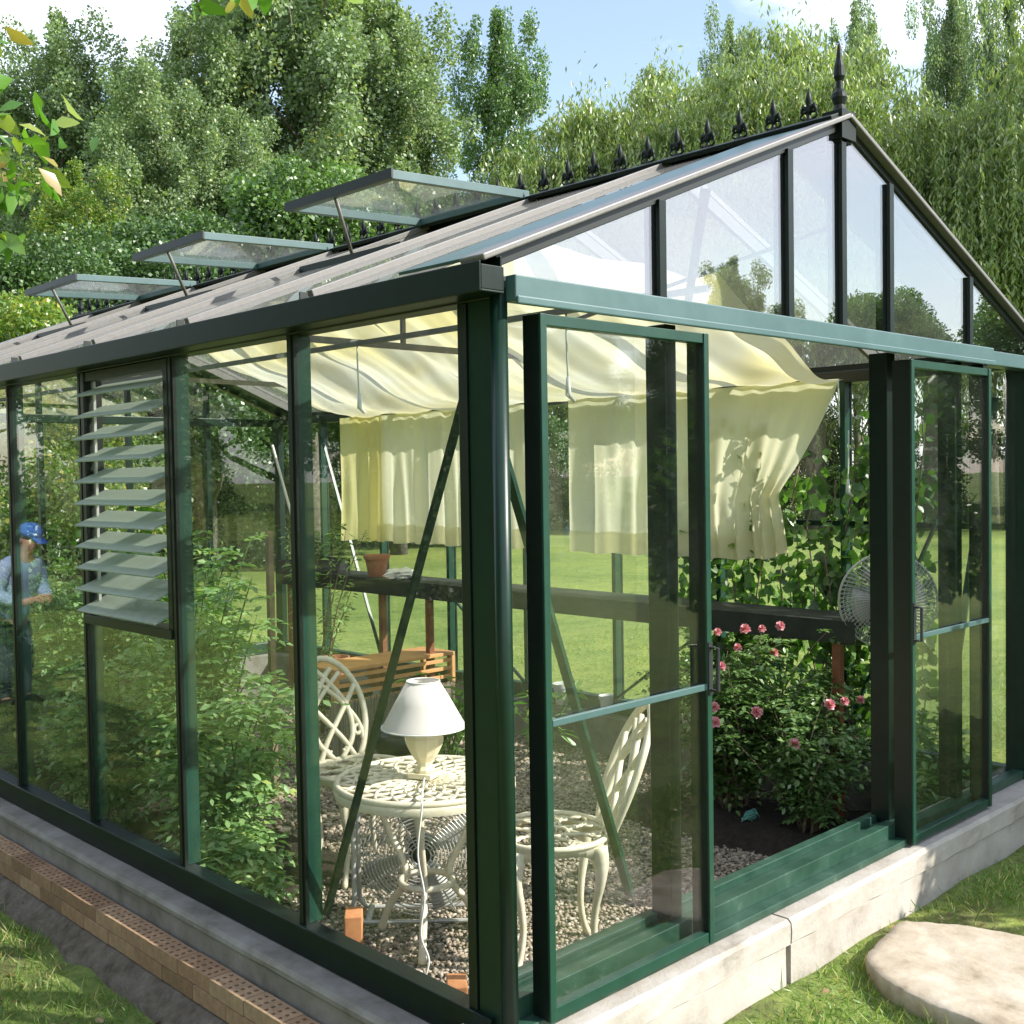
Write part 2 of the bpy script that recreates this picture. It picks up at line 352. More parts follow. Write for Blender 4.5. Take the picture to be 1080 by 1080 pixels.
# roof glazing bars, panes, edge flashing
bars_y = [.715 * 0 + .01 + .705 * k for k in range(1, 9)]
vents_y = [(1.42, 2.125), (2.83, 3.535), (4.24, 4.945)]
for s in (1, -1):
    X = lambda v: v if s > 0 else 2 * W - v
    for y in bars_y:
        b = MB(); b.bar((X(-.05), y, rz(-.05) + .004), (X(1.56), y, rz(1.56) + .004), .026, .022)
        b.bar((X(.0), y, rz(0) - .036), (X(1.56), y, rz(1.56) - .036), .02, .05)
        b.build('glazing_bar', M['lightgreen'], gh, bevel=.002)
        MB().box(min(X(-.085), X(-.06)), max(X(-.085), X(-.06)), y - .003, y + .003, 1.912, 1.932).build('bar_clip', BK, gh)
    ys = [.31] + bars_y + [L - .31]
    for y0, y1 in zip(ys[:-1], ys[1:]):
        top = 1.55
        if s > 0 and any(abs(y0 - v[0]) < .05 for v in vents_y): top = .86
        b = MB(); b.bar((X(-.055), (y0 + y1) / 2, rz(-.055) - .006), (X(top), (y0 + y1) / 2, rz(top) - .006), y1 - y0 - .022, .005)
        b.build('roof_pane', M['roofglass'], gh)
        if top < 1:
            b = MB(); b.bar((X(top), y0 + .012, rz(top) + .002), (X(top), y1 - .012, rz(top) + .002), .03, .03); b.build('vent_sill', BK, gh)
    for ye, sg in ((0, 1), (L, -1)):
        b = MB(); y0 = ye + sg * .186
        b.bar((X(-.06), y0, rz(-.06) + .006), (X(1.56), y0, rz(1.56) + .006), .24, .008); b.build('edge_flashing', M['teal'], gh)
        b = MB(); y0 = ye + sg * .022
        b.bar((X(-.07), y0, rz(-.07) + .004), (X(1.6), y0, rz(1.6) + .004), .085, .016)
        b.build('verge_cap', M['lightgreen'], gh, bevel=.004)
        b = MB(); b.bar((X(-.0), ye + sg * .045, rz(0) - .020), (X(1.585), ye + sg * .045, rz(1.585) - .020), .07, .030); b.build('gable_rafter', BK, gh, bevel=.002)
# ridge with cresting
b = MB(); b.box(W - .035, W + .035, .0, L, 2.50, 2.588); b.bar((W - .06, 0.0, 2.578), (W - .06, L, 2.578), .075, .018, up=(-.37, 0, .93)); b.bar((W + .06, 0.0, 2.578), (W + .06, L, 2.578), .075, .018, up=(.37, 0, .93))
b.build('ridge', M['castiron'], gh, bevel=.003)
cr = MB()
cr.box(W - .006, W + .006, .03, L - .03, 2.589, 2.597)
nf = int((L - .1) / .1405)
for k in range(nf):
    y = .141 + .1405 * k
    pts = [(W, y + .1405 * t, 2.601 - .012 * math.sin(PI * t) + .012 * abs(math.cos(PI * t)) ** 6) for t in np.linspace(0, 1, 9)]
    cr.tube(pts, .008, 6)
    # scrolls beside each finial
    for sg in (-1, 1):
        cr.tube([(W, y + sg * (.012 + .020 * math.sin(t)), 2.612 + .012 * (1 - math.cos(t))) for t in np.linspace(0, PI * 1.1, 7)], .004, 6)
crest = cr.build('ridge_cresting', M['castiron'], gh, smooth=True)
fb = MB()
fb.lathe([(.012, 0), (.009, .006), (.005, .012), (.005, .020), (.010, .024), (.005, .029), (.0075, .038), (.010, .046), (.006, .058), (.001, .071)], (0, 0, 0), 10)
for sg in (-1, 1):
    fb.tube([(0, 0, .014), (0, sg * .008, .030), (0, sg * .017, .034), (0, sg * .021, .026), (0, sg * .018, .019)], [.004, .006, .006, .005, .003], 6)
f0 = fb.build('finial', M['castiron'], crest, smooth=True); f0.location = (W, .141, 2.600); f0.scale = (1.35, 1.25, 1.65)
for k in range(1, nf):
    o = f0.copy(); col.objects.link(o); o.parent = crest; o.location = (W, .141 + .1405 * k, 2.600)
fb = MB()
fb.box(-.045, .045, -.03, .045, -.075, 0.02)
fb.lathe([(.035, .02), (.024, .03), (.018, .045), (.026, .07), (.024, .085), (.012, .10), (.011, .125), (.019, .14), (.017, .175), (.010, .2), (.009, .215), (.006, .24), (.001, .255)], (0, 0.005, 0), 14)
fo = fb.build('end_finial', M['castiron'], gh, smooth=False, bevel=.002); fo.location = (W, .02, 2.585)
fo = fo.copy(); col.objects.link(fo); fo.location = (W, L - .02, 2.585)
# roof vents, propped open
def vent(y0, y1):
    # pane frame hinged on the ridge, outer edge lifted
    hx, hz, ox, oz = 1.53, 2.585, .80, 2.548
    y0 += .0; y1 -= .0
    b = MB(); up = (0, 0, 1)
    b.bar((hx, y0 + .014, hz), (ox, y0 + .014, oz), .028, .034); b.bar((hx, y1 - .014, hz), (ox, y1 - .014, oz), .028, .034)
    b.bar((ox + .016, y0 + .028, oz + .002), (ox + .016, y1 - .028, oz + .002), .030, .036)
    b.bar((hx - .016, y0 + .028, hz + .002), (hx - .016, y1 - .028, hz + .002), .030, .036)
    fr = b.build('vent_frame', M['teal'], gh, bevel=.002)
    b = MB(); b.bar((hx - .02, (y0 + y1) / 2, hz + .010), (ox + .02, (y0 + y1) / 2, oz + .010), y1 - y0 - .03, .004); b.build('vent_pane', M['ventglass'], fr)
    b = MB(); b.box(ox - .008, ox + .0005, y0 - .01, y1 + .01, oz - .016, oz + .020); b.build('drip_edge', BK, fr)
    b = MB(); b.tube([(ox + .03, y0 + .40, oz - .015), (.98, y0 + .50, rz(.98) + .004)], .008, 8); b.build('vent_strut', M['lightgreen'], fr, smooth=True)
for v in vents_y: vent(*v)
# gable front: header, mullions, panes
HZ0, HZ1 = 1.808, 1.888
b = MB(); b.box(.01, 2.66, -.042, -.006, HZ0 + .018, HZ1); b.box(.01, 2.66, -.050, -.0425, HZ0 + .01, HZ0 + .03); b.box(.01, 2.66, -.006, .06, HZ0 + .03, HZ1 - .01)
b.build('door_header', M['teal'], gh, bevel=.004)
MB().box(2.664, 3.19, -.012, .06, HZ0 + .02, HZ1 - .004).build('door_header', M['teal'], gh, bevel=.003)
gm = [.633, 1.275, W, 1.925, 2.567]
for i, x in enumerate(gm):
    zt = rz(x) - .036
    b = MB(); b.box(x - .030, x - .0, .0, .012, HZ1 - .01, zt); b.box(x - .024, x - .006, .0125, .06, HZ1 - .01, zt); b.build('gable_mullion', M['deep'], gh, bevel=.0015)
xs = [.03] + gm + [2 * W - .03]
for x0, x1 in zip(xs[:-1], xs[1:]):
    a, c = x0 + .0, x1 - .012
    if x0 == xs[0]: a = .06
    if x1 == xs[-1]: c = 2 * W - .06
    za, zc = rz(a) - .034, rz(c) - .034
    vs = [(a, .015, HZ1 - .008), (c, .015, HZ1 - .008), (c, .015, zc), (a, .015, za), (a, .019, HZ1 - .008), (c, .019, HZ1 - .008), (c, .019, zc), (a, .019, za)]
    MB().add(vs, [(0, 1, 2, 3), (5, 4, 7, 6), (0, 4, 5, 1), (1, 5, 6, 2), (2, 6, 7, 3), (3, 7, 4, 0)]).build('gable_pane', M['gableglass'], gh)
# door jambs behind the doors and the fixed panes
for x, w_ in ((.725, .05), (2.016, .06), (2.567, .06)):
    MB().box(x - w_ / 2, x + w_ / 2, .062, .135, .12 if x < 2.1 else .089, HZ0 + .03).build('door_jamb', M['deep'], gh, bevel=.003)
MB().box(.02, .60, .092, .096, .13, HZ0 + .02).build('wall_pane', M['glass'], gh)
MB().box(2.60, 3.16, .064, .068, .085, HZ0 + .02).build('wall_pane', M['glass'], gh)
MB().box(2.0, 2.535, .092, .096, .085, HZ0 + .02).build('wall_pane', M['glass'], gh)
MB().box(2.655, 2.69, .0, .06, .089, HZ0 + .02).build('post', M['deep'], gh, bevel=.002)
# sliding doors
def door(x0, x1, lead, stile_d=.062):
    y0, y1 = -.038, .0; z0, z1 = .072, 1.805
    if lead < 0: z0 = .058
    e = empty('sliding_door', (0, 0, 0)); e.parent = gh
    f = MB(); sb_ = MB()
    for xa in (x0, x1 - .022):
        f.box(xa, xa + .022, y0, y0 + .008, z0, z1); sb_.box(xa + .001, xa + .021, y0 + .0082, y0 + stile_d, z0 + .001, z1 - .001)
    f.box(x0 + .0225, x1 - .0225, y0 + .004, y0 + .034, z1 - .028, z1); f.box(x0 + .022, x1 - .022, y0 + .004, y0 + .034, z0, z0 + .032)
    f.build('door_frame', M['mid'], e, bevel=.002); sb_.build('stile_body', BK, e)  # stile sides coloured near black to stand for their shade
    MB().box(x0 + .018, x1 - .018, y0 + .016, y0 + .020, z0 + .03, z1 - .025).build('door_pane', M['doorglass'], e)
    MB().box(x0 + .0225, x1 - .0225, y0 + .0, y0 + .012, .80, .818).build('mid_rail', M['teal'], e, bevel=.002)
    hxx = x1 - .011 if lead > 0 else x0 + .011
    h = MB(); h.tube([(hxx, y0 - .0, .80), (hxx, y0 - .028, .80), (hxx, y0 - .028, .92), (hxx, y0 - .0, .92)], .006, 8)
    h.box(hxx - .009, hxx + .009, y0 - .004, y0 - .0005, .785, .935)
    h.build('door_handle', M['blackplastic'], e, bevel=.0)
door(.095, .770, 1)
door(1.975, 2.642, -1, .075)
# braces inside the walls
def brace(a, c, w=.022, mat=None): return MB().bar(a, c, w, .004 if False else .012).build('brace', mat or M['mid'], gh)
brace((.075, .17, 1.73), (.075, .885, .10), mat=M['deep']); brace((.05, .150, 1.72), (.62, .150, .20), .03)
brace((2 * W - .07, .17, 1.73), (2 * W - .07, .90, .10)); brace((2 * W - .07, 1.64, .62), (2 * W - .07, 2.36, .10), .018); brace((2 * W - .07, 3.84, .62), (2 * W - .07, 3.12, .10), .018)
brace((2 * W - .05, .16, 1.72), (2.60, .16, .15), .03); brace((.075, 3.85, .10), (.075, 4.57, 1.73)); brace((2 * W - .06, .30, 1.82), (2 * W - .50, .16, 1.86), .03)
brace((2 * W - .07, 5.3, 1.73), (2 * W - .07, 4.6, .10))
# ties and purlins under the roof
for y in (2.36, 4.6): MB().box(.42, 2 * W - .42, y, y + .02, 2.03, 2.06).build('tie_bar', M['lightgreen'], gh)
MB().box(.98, 1.0, .12, L - .1, 1.965, 1.985).build('purlin', M['lightgreen'], gh)
for y in (2.36,):
    MB().bar((W, y + .01, 2.06), (W, y + .01, 2.5), .02, .02, up=(1, 0, 0)).build('king_bar', M['lightgreen'], gh)
brace((.95, .10, 2.26), (1.70, .75, 2.0), .03, M['lightgreen']); brace((1.25, .95, 1.98), (1.85, .16, 2.3), .025, M['lightgreen'])
# back gable: mullions, header, pane, plus mid rail of the right wall
MB().box(.02, 2 * W - .02, L - .07, L - .01, 1.83, 1.888).build('gable_header', G, gh, bevel=.003)
for x in gm:
    b = MB(); b.box(x - .018, x + .018, L - .05, L - .003, .089, 1.828); b.box(x - .015, x + .015, L - .05, L - .003, 1.889, rz(x) - .065); b.build('gable_mullion', G, gh)
MB().box(.04, 2 * W - .04, L - .03, L - .026, .085, 1.84).build('wall_pane', M['glass'], gh)
vs = [(.06, L - .03, 1.88), (2 * W - .06, L - .03, 1.88), (W, L - .03, 2.51), (.06, L - .026, 1.88), (2 * W - .06, L - .026, 1.88), (W, L - .026, 2.51)]
MB().add(vs, [(0, 1, 2), (4, 3, 5), (0, 3, 4, 1), (1, 4, 5, 2), (2, 5, 3, 0)]).build('gable_pane', M['gableglass'], gh)
MB().box(2 * W - .055, 2 * W - .02, .12, 1.64, 1.14, 1.165).build('wall_rail', G, gh)
# louvre window in the third bay of the left side
lv = empty('louvre_window', (0, 0, 0)); lv.parent = gh
y0, y1 = OFF + SP * 2 + .037, OFF + SP * 3 - .001
b = MB(); b.box(-.004, .07, y0, y0 + .03, .90, 1.836); b.box(-.004, .07, y1 - .03, y1, .90, 1.836); b.box(-.012, .07, y0, y1, .868, .902)
b.box(.0, .05, y0 + .03, y1 - .03, 1.80, 1.836)
b.build('louvre_frame', BK, lv, bevel=.002)
MB().box(.02, .03, y1 - .065, y1 - .050, .91, 1.80).build('louvre_rod', M['greymetal'], lv)
for k in range(11):
    z = .945 + .0815 * k
    b = MB(); b.bar((-.055, (y0 + y1) / 2, z - .022), (.075, (y0 + y1) / 2, z + .030), y1 - y0 - .062, .005)
    b.build('louvre_slat', M['slatglass'], lv)

# ------------------------------------------------------------------ foundation and brick edging
fd = MB()
fd.box(-.095, .12, -.07, L + .1, -.55, -.03); 
fd2 = empty('concrete_foundation', (0, 0, 0), 0, 'pale concrete plinth that carries the greenhouse walls', 'foundation')
def rough_box(x0, x1, y0, y1, z0, z1, seg, mat, name, axis, amp=.004):
    n = max(2, int((y1 - y0 if axis == 'y' else x1 - x0) / seg)); b = MB(); V = []; ring = 10
    for i in range(n + 1):
        t = i / n
        c = .012
        if axis == 'y':
            y = y0 + (y1 - y0) * t; prof = [(x0, z0), (x0, (z0 + z1) / 2), (x0, z1 - c), (x0 + c, z1), ((x0 + x1) / 2, z1), (x1 - c, z1), (x1, z1 - c), (x1, (z0 + z1) / 2), (x1, z0), ((x0 + x1) / 2, z0)]
            for x, z in prof: V.append((x + random.uniform(-amp, amp), y, z + random.uniform(-amp, amp) * .6))
        else:
            x = x0 + (x1 - x0) * t; prof = [(y0, z0), (y0, (z0 + z1) / 2), (y0, z1 - c), (y0 + c, z1), ((y0 + y1) / 2, z1), (y1 - c, z1), (y1, z1 - c), (y1, (z0 + z1) / 2), (y1, z0), ((y0 + y1) / 2, z0)]
            for y, z in prof: V.append((x, y + random.uniform(-amp, amp), z + random.uniform(-amp, amp) * .6))
    F = []
    for i in range(n):
        for k in range(ring):
            f = (i * ring + k, i * ring + (k + 1) % ring, (i + 1) * ring + (k + 1) % ring, (i + 1) * ring + k)
            F.append(f if axis == 'x' else f[::-1])
    F.append(tuple(range(ring))); F.append(tuple(n * ring + k for k in range(ring))[::-1])
    b.add(V, F); return b.build(name, mat, fd2, smooth=False)
# left wall: ledge slightly proud, body below; front wall in cast lengths with joints
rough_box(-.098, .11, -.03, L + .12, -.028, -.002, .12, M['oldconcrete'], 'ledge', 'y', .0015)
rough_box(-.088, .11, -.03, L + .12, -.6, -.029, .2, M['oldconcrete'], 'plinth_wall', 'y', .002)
for xa, xb in ((-.098, 1.108), (1.118, 3.30)):
    rough_box(xa, xb, -.072, .17, -.028, .047, .07, M['concrete'], 'ledge', 'x', .0022)
    rough_box(xa + .012, xb - .004, -.060, .17, -.6, -.029, .07, M['concrete'], 'plinth_wall', 'x', .0022)
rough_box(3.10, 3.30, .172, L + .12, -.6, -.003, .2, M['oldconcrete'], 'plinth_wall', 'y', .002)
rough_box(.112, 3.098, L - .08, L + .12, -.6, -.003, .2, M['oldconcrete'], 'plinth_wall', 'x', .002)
# footing strip on the left
b = MB(); n = 50; V = []
for i in range(n + 1):
    y = -.3 + 7.2 * i / n; j = random.uniform(-.02, .02)
    V += [(-.10, y, -.202), (-.185, y, -.203), (-.25 + j, y, -.258 + random.uniform(-.006, .006)), (-.28 + j * 1.6, y, -.36)]
F = []
for i in range(n):
    for k in range(3): F.append((i * 4 + k, (i + 1) * 4 + k, (i + 1) * 4 + k + 1, i * 4 + k + 1))
b.add(V, F); o = b.build('mortar_footing', pbr('dirty_mortar', [(.3, (.085, .066, .045)), (.45, (.15, .125, .095)), (.6, (.22, .19, .15)), (.8, (.30, .265, .22))], 16, .95, bumps=(45, 1.0, .03), detail=12), fd2, smooth=True)
# bricks: perforated, loose laid
def brick_proto():
    b = MB(); Lb, Wb, H = .196, .076, .047
    nx, ny = 2, 5
    o = b
    # top with square-ish holes: grid of strips
    hs = .0125
    xs_ = [-Wb / 2]; ys_ = [-Lb / 2]
    for i in range(3):
        c = -Wb / 2 + Wb * (i + .5) / 3 * .9 + .0038; xs_ += [c - hs / 2, c + hs / 2]
    xs_.append(Wb / 2)
    for j in range(5):
        c = -Lb / 2 + Lb * (j + .5) / 5 * .92 + .0078; ys_ += [c - hs / 2, c + hs / 2]
    ys_.append(Lb / 2)
    for i in range(len(xs_) - 1):
        for j in range(len(ys_) - 1):
            hole = i % 2 == 1 and j % 2 == 1
            x0, x1, y0_, y1_ = xs_[i], xs_[i + 1], ys_[j], ys_[j + 1]
            if not hole: b.add([(x0, y0_, H), (x1, y0_, H), (x1, y1_, H), (x0, y1_, H)], [(0, 1, 2, 3)])
            else:
                d = H - .02
                b.add([(x0, y0_, H), (x1, y0_, H), (x1, y1_, H), (x0, y1_, H), (x0, y0_, d), (x1, y0_, d), (x1, y1_, d), (x0, y1_, d)],
                      [(4, 5, 6, 7), (0, 1, 5, 4), (1, 2, 6, 5), (2, 3, 7, 6), (3, 0, 4, 7)])
    b.add([(-Wb / 2, -Lb / 2, 0), (Wb / 2, -Lb / 2, 0), (Wb / 2, Lb / 2, 0), (-Wb / 2, Lb / 2, 0), (-Wb / 2, -Lb / 2, H), (Wb / 2, -Lb / 2, H), (Wb / 2, Lb / 2, H), (-Wb / 2, Lb / 2, H)],
          [(0, 3, 2, 1), (0, 1, 5, 4), (1, 2, 6, 5), (2, 3, 7, 6), (3, 0, 4, 7)])
    return b.build('brick', M['brick'])
bp = brick_proto(); first = True
for course in (0, 1):
    y = .25 + (0 if course else -.1); i = 0
    while y < 6.3:
        o = bp if first else bp.copy()
        if not first: col.objects.link(o)
        first = False
        o.location = (-.1385 + random.uniform(-.002, .002) - .002 * (1 - course), y, -.1 - .047 - .05 * (1 - course))
        o.rotation_euler.z = random.uniform(-.012, .012)
        if course: tag(o, 'perforated clay brick in the top course beside the left concrete ledge', 'brick', 'bricks of the top edging course')
        else: tag(o, 'clay brick in the lower course of the edging under the left wall', 'brick', 'bricks of the lower edging course')
        y += .2; i += 1

# ------------------------------------------------------------------ ground
def gz(x, y):
    x = np.asarray(x, float); y = np.asarray(y, float)
    t = np.clip((x + .45) / .6, 0, 1); t = t * t * (3 - 2 * t)
    z = -.285 + .125 * t * np.clip(1 - np.maximum(y, 0) / 3, 0, 1)
    far = np.clip((np.hypot(x, y) - 5) / 20, 0, 1)
    z = z + far * .10 * np.sin(x * .21 + 1) * np.cos(y * .17)
    return z + .008 * np.sin(x * 9 + 2 * np.sin(y * 5)) * np.cos(y * 8.1) - 0
def ground_sheet():
    a = np.concatenate([-np.geomspace(300, 3.6, 34), np.linspace(-3.5, 6.5, 120), np.geomspace(6.7, 300, 34)])
    c = np.concatenate([-np.geomspace(300, 3.2, 34), np.linspace(-3, 7.5, 120), np.geomspace(7.8, 300, 34)])
    X, Y = np.meshgrid(a, c, indexing='ij'); Z = gz(X, Y)
    ins = (X > -.02) & (X < 3.24) & (Y > .02) & (Y < L + .02)
    Z = np.where(ins, FL - .06, Z)
    V = np.stack([X, Y, Z], -1).reshape(-1, 3); nx, ny = X.shape
    i, j = np.meshgrid(np.arange(nx - 1), np.arange(ny - 1), indexing='ij')
    F = np.stack([i * ny + j, (i + 1) * ny + j, (i + 1) * ny + j + 1, i * ny + j + 1], -1).reshape(-1, 4)
    me = bpy.data.meshes.new('lawn'); me.from_pydata(V.tolist(), [], F.tolist())
    me.polygons.foreach_set('use_smooth', [True] * len(me.polygons))
    m, nt, out = new_mat('lawn_ground')
    p = nt.nodes.new('ShaderNodeBsdfPrincipled'); p.inputs['Roughness'].default_value = .9; p.inputs['Specular IOR Level'].default_value = .2
    fine = ramp(nt, noise(nt, 26, 8, .75), [(.3, (.085, .12, .03)), (.5, (.20, .27, .075)), (.68, (.30, .355, .125)), (.85, (.36, .33, .18))])
    big = ramp(nt, noise(nt, .35, 4), [(.35, (.62, .72, .55)), (.5, (1, 1, .9)), (.65, (1.25, 1.15, .95))])
    c1 = mixc(nt, .85, fine, big, 'MULTIPLY')
    c1 = mixc(nt, .8, c1, ramp(nt, noise(nt, 3.2, 6, .8), [(.3, (.6, .68, .5)), (.5, (1, 1, 1)), (.7, (1.35, 1.2, 1.0))]), 'MULTIPLY')
    dirt = ramp(nt, noise(nt, 1.7, 6, .7), [(.52, (0, 0, 0)), (.62, (1, 1, 1))])
    tc = nt.nodes.new('ShaderNodeTexCoord'); ln = nt.nodes.new('ShaderNodeVectorMath'); ln.operation = 'LENGTH'
    nt.links.new(tc.outputs['Object'], ln.inputs[0])
    near = math_(nt, 'SUBTRACT', 1.0, math_(nt, 'DIVIDE', ln.outputs['Value'], 7.0, True), True)
    c2 = mixc(nt, math_(nt, 'MULTIPLY', math_(nt, 'MULTIPLY', dirt, near), .8), c1, (.13, .095, .06))
    nt.links.new(c2, p.inputs['Base Color'])
    nt.links.new(bump(nt, noise(nt, 40, 6, .75), .8, .03), p.inputs['Normal'])
    nt.links.new(p.outputs[0], out.inputs[0])
    return tag(mesh_obj('lawn', me, m), kind='structure')
ground_sheet()
# greenhouse floor
b = MB(); b.box(.115, 3.095, .175, L - .085, FL - .05, FL - .008); tag(b.build('gravel_floor', pbr('gravel_bed', [(.3, (.10, .09, .075)), (.5, (.26, .23, .19)), (.7, (.42, .38, .33))], 70, .9, bumps=(90, 1, .02))), kind='structure')
def pebbles():
    ico = bmesh.new(); bmesh.ops.create_icosphere(ico, subdivisions=1, radius=1)
    bv = np.array([v.co[:] for v in ico.verts]); bf = np.array([[v.index for v in f.verts] for f in ico.faces]); ico.free()
    N = 60000
    x = rng.uniform(.12, 3.08, N * 2); y = .18 + rng.uniform(0, 1, N * 2) ** 1.5 * 4.6
    bed = ((x < .95 + .12 * np.sin(y * 3)) & (y > 1.75)) | ((x > 2.25 + .1 * np.sin(y * 4)) & (y < 1.75) & (y > .35))
    k = (~bed) | (rng.uniform(size=N * 2) < .22); x = x[k][:N]; y = y[k][:N]; n = len(x)
    s = rng.uniform(.0045, .0105, n) * (1 + .4 * (y > 2))
    sc = np.stack([s * rng.uniform(.9, 1.5, n), s * rng.uniform(.7, 1.1, n), s * rng.uniform(.5, .8, n)], 1)
    an = rng.uniform(0, PI, n); V = bv[None] * (1 + .12 * rng.normal(size=(n, len(bv), 1))) * sc[:, None]
    c, s_ = np.cos(an)[:, None], np.sin(an)[:, None]
    V = np.stack([V[..., 0] * c - V[..., 1] * s_, V[..., 0] * s_ + V[..., 1] * c, V[..., 2]], -1)
    V += np.stack([x, y, FL - .006 + sc[:, 2] * .5 + rng.uniform(0, .006, n)], 1)[:, None]
    F = (bf[None] + np.arange(n)[:, None, None] * len(bv)).reshape(-1)
    V = V.reshape(-1, 3); nf_ = len(F) // 3
    me = bpy.data.meshes.new('gravel'); me.vertices.add(len(V)); me.vertices.foreach_set('co', V.astype(np.float32).ravel())
    me.loops.add(len(F)); me.loops.foreach_set('vertex_index', F.astype(np.int32)); me.polygons.add(nf_)
    me.polygons.foreach_set('loop_start', np.arange(nf_, dtype=np.int32) * 3); me.polygons.foreach_set('loop_total', np.full(nf_, 3, dtype=np.int32))
    me.polygons.foreach_set('use_smooth', np.ones(nf_, dtype=bool)); me.update(calc_edges=True)
    o = mesh_obj('gravel', me, M['pebble']); tag(o, 'loose pale gravel covering the greenhouse floor', 'gravel', kind='stuff')
pebbles()
b = MB(); rb = random.Random(3)
def bed(x0, x1, y0, y1, zt, name, label):
    n = 16; V = []; F = []
    for i in range(n + 1):
        for j in range(n + 1):
            u, v = i / n, j / n; e = min(u, 1 - u, v, 1 - v) * 6
            V.append((x0 + (x1 - x0) * u + rb.uniform(-.01, .01), y0 + (y1 - y0) * v + rb.uniform(-.01, .01), FL - .01 + min(1, e) * zt * rb.uniform(.6, 1.1)))
    for i in range(n):
        for j in range(n): a = i * (n + 1) + j; F.append((a, a + n + 1, a + n + 2, a + 1))
    o = MB().add(V, F).build(name, M['soil'], smooth=True); tag(o, kind='structure')
bed(.115, 1.0, 1.75, 5.9, .08, 'soil_bed', ''); bed(2.2, 3.09, .3, 1.8, .07, 'soil_bed', '')

# ------------------------------------------------------------------ furniture
def P2(pts, r, y=0): return [(x, y, z) for x, z in pts]
def make_chair(label, loc, rz_):
    e = empty('garden_chair', loc, rz_, label, 'chair', 'cream cast metal garden chairs')
    # seat faces local -Y ; back at +Y
    H = .43; R = .205
    s = MB()
    s.tube([(R * math.cos(t), R * .95 * math.sin(t), H) for t in np.linspace(0, 2 * PI, 36, endpoint=False)], .010, 8, True)
    s.tube([(R * .93 * math.cos(t), R * .88 * math.sin(t), H - .022) for t in np.linspace(0, 2 * PI, 36, endpoint=False)], .008, 6, True)
    s.tube([(.055 * math.cos(t), .055 * math.sin(t), H - .004) for t in np.linspace(0, 2 * PI, 18, endpoint=False)], .007, 6, True)
    for k in range(8):
        a = 2 * PI * k / 8
        for sg in (1, -1):
            pts = []
            for t in np.linspace(0, 1, 10):
                rr = .055 + (R - .062) * t; aa = a + sg * .42 * math.sin(PI * t); pts.append((rr * math.cos(aa), rr * .95 * math.sin(aa), H - .004))
            s.tube(pts, .0062, 6)
        pts = [(.15 * math.cos(a + .39) + .022 * math.cos(t), .15 * math.sin(a + .39) + .022 * math.sin(t), H - .004) for t in np.linspace(0, 2 * PI, 10, endpoint=False)]
        s.tube(pts, .005, 6, True)
    s.build('seat', M['cream'], e, smooth=True)
    # apron
    ap = MB()
    n = 40
    for i in range(n):
        t0, t1 = 2 * PI * i / n, 2 * PI * (i + 1) / n
        h0 = .030 + .030 * max(0, math.cos(4 * t0 + PI)); h1 = .030 + .030 * max(0, math.cos(4 * t1 + PI))
        c = lambda t, z, r: (r * math.cos(t), r * .95 * math.sin(t), z)
        ap.add([c(t0, H - .006, R), c(t1, H - .006, R), c(t1, H - h1, R * .97), c(t0, H - h0, R * .97), c(t0, H - .006, R - .006), c(t1, H - .006, R - .006), c(t1, H - h1, R * .97 - .006), c(t0, H - h0, R * .97 - .006)],
               [(0, 1, 2, 3), (5, 4, 7, 6), (3, 2, 6, 7)])
    ap.build('apron', M['cream'], e, smooth=True)
    for sx in (-1, 1):
        for sy in (-1, 1):
            d = Vector((sx * .72, sy * .69, 0)); l = MB()
            prof = [(.235 if 0 else .195, H - .02, .030), (.205, H - .07, .026), (.200, H - .14, .017), (.180, H - .22, .013), (.172, H - .30, .0115), (.188, H - .37, .011), (.212, .012, .013), (.222, .006, .010)]
            path = bez([(d.x * r / .997, d.y * r / .997, z) for r, z, _ in prof], 21)
            rad = np.interp(np.linspace(0, 1, len(path)), np.linspace(0, 1, len(prof)), [q[2] for q in prof])
            l.tube(path, list(rad), 8)
            if sy < 0:   # carved knee
                l.tube([(d.x * .20, d.y * .20, H - .03), (d.x * .222, d.y * .222, H - .06), (d.x * .215, d.y * .215, H - .11)], [.02, .024, .008], 8)
            l.build('leg', M['cream'], e, smooth=True)
    # back: tall arch with interlaced loops, leaning backwards
    bk = MB(); zb = H + .0; Hh = .46
    def Q(x, z): return (x * .84, .185 + .155 * max(0, z / .46) ** 1.15, zb + z * .88)
    def tb(p, r=.0095, cl=False): bk.tube([Q(*q) for q in p], r, 8, cl)
    def sm(pts, r, cl=False): bk.tube([Q(q.x, q.y) for q in bez([(x, z, 0) for x, z in pts], 30)], r, 8, cl)
    sm([(-.12, -.01), (-.165, .08), (-.195, .20), (-.175, .33), (-.10, .435), (0, .475), (.10, .435), (.175, .33), (.195, .20), (.165, .08), (.12, -.01)], .0135)
    for sg in (-1, 1):
        sm([(sg * .02, .0), (sg * .10, .10), (sg * .10, .24), (sg * .02, .36), (-sg * .045, .425)], .0115)
        sm([(sg * .10, .0), (sg * .045, .09), (-sg * .04, .19), (-sg * .12, .28), (-sg * .165, .335)], .0115)
        sm([(sg * .16, .06), (sg * .145, .16), (sg * .075, .26), (sg * .0, .33), (-sg * .09, .40)], .0105)
        tb([(sg * (.135 + .028 * math.cos(t) * (1 - t / 9)), .12 + .032 * math.sin(t) * (1 - t / 9)) for t in np.linspace(0, 6, 16)], .008)
        tb([(sg * (.05 + .022 * math.cos(t) * (1 - t / 9)), .045 + .028 * math.sin(t) * (1 - t / 9)) for t in np.linspace(3, 9, 14)], .007)
    tb([(-.15, .005), (0, -.005), (.15, .005)], .011)
    bk.build('backrest', M['cream'], e, smooth=True)
    return e
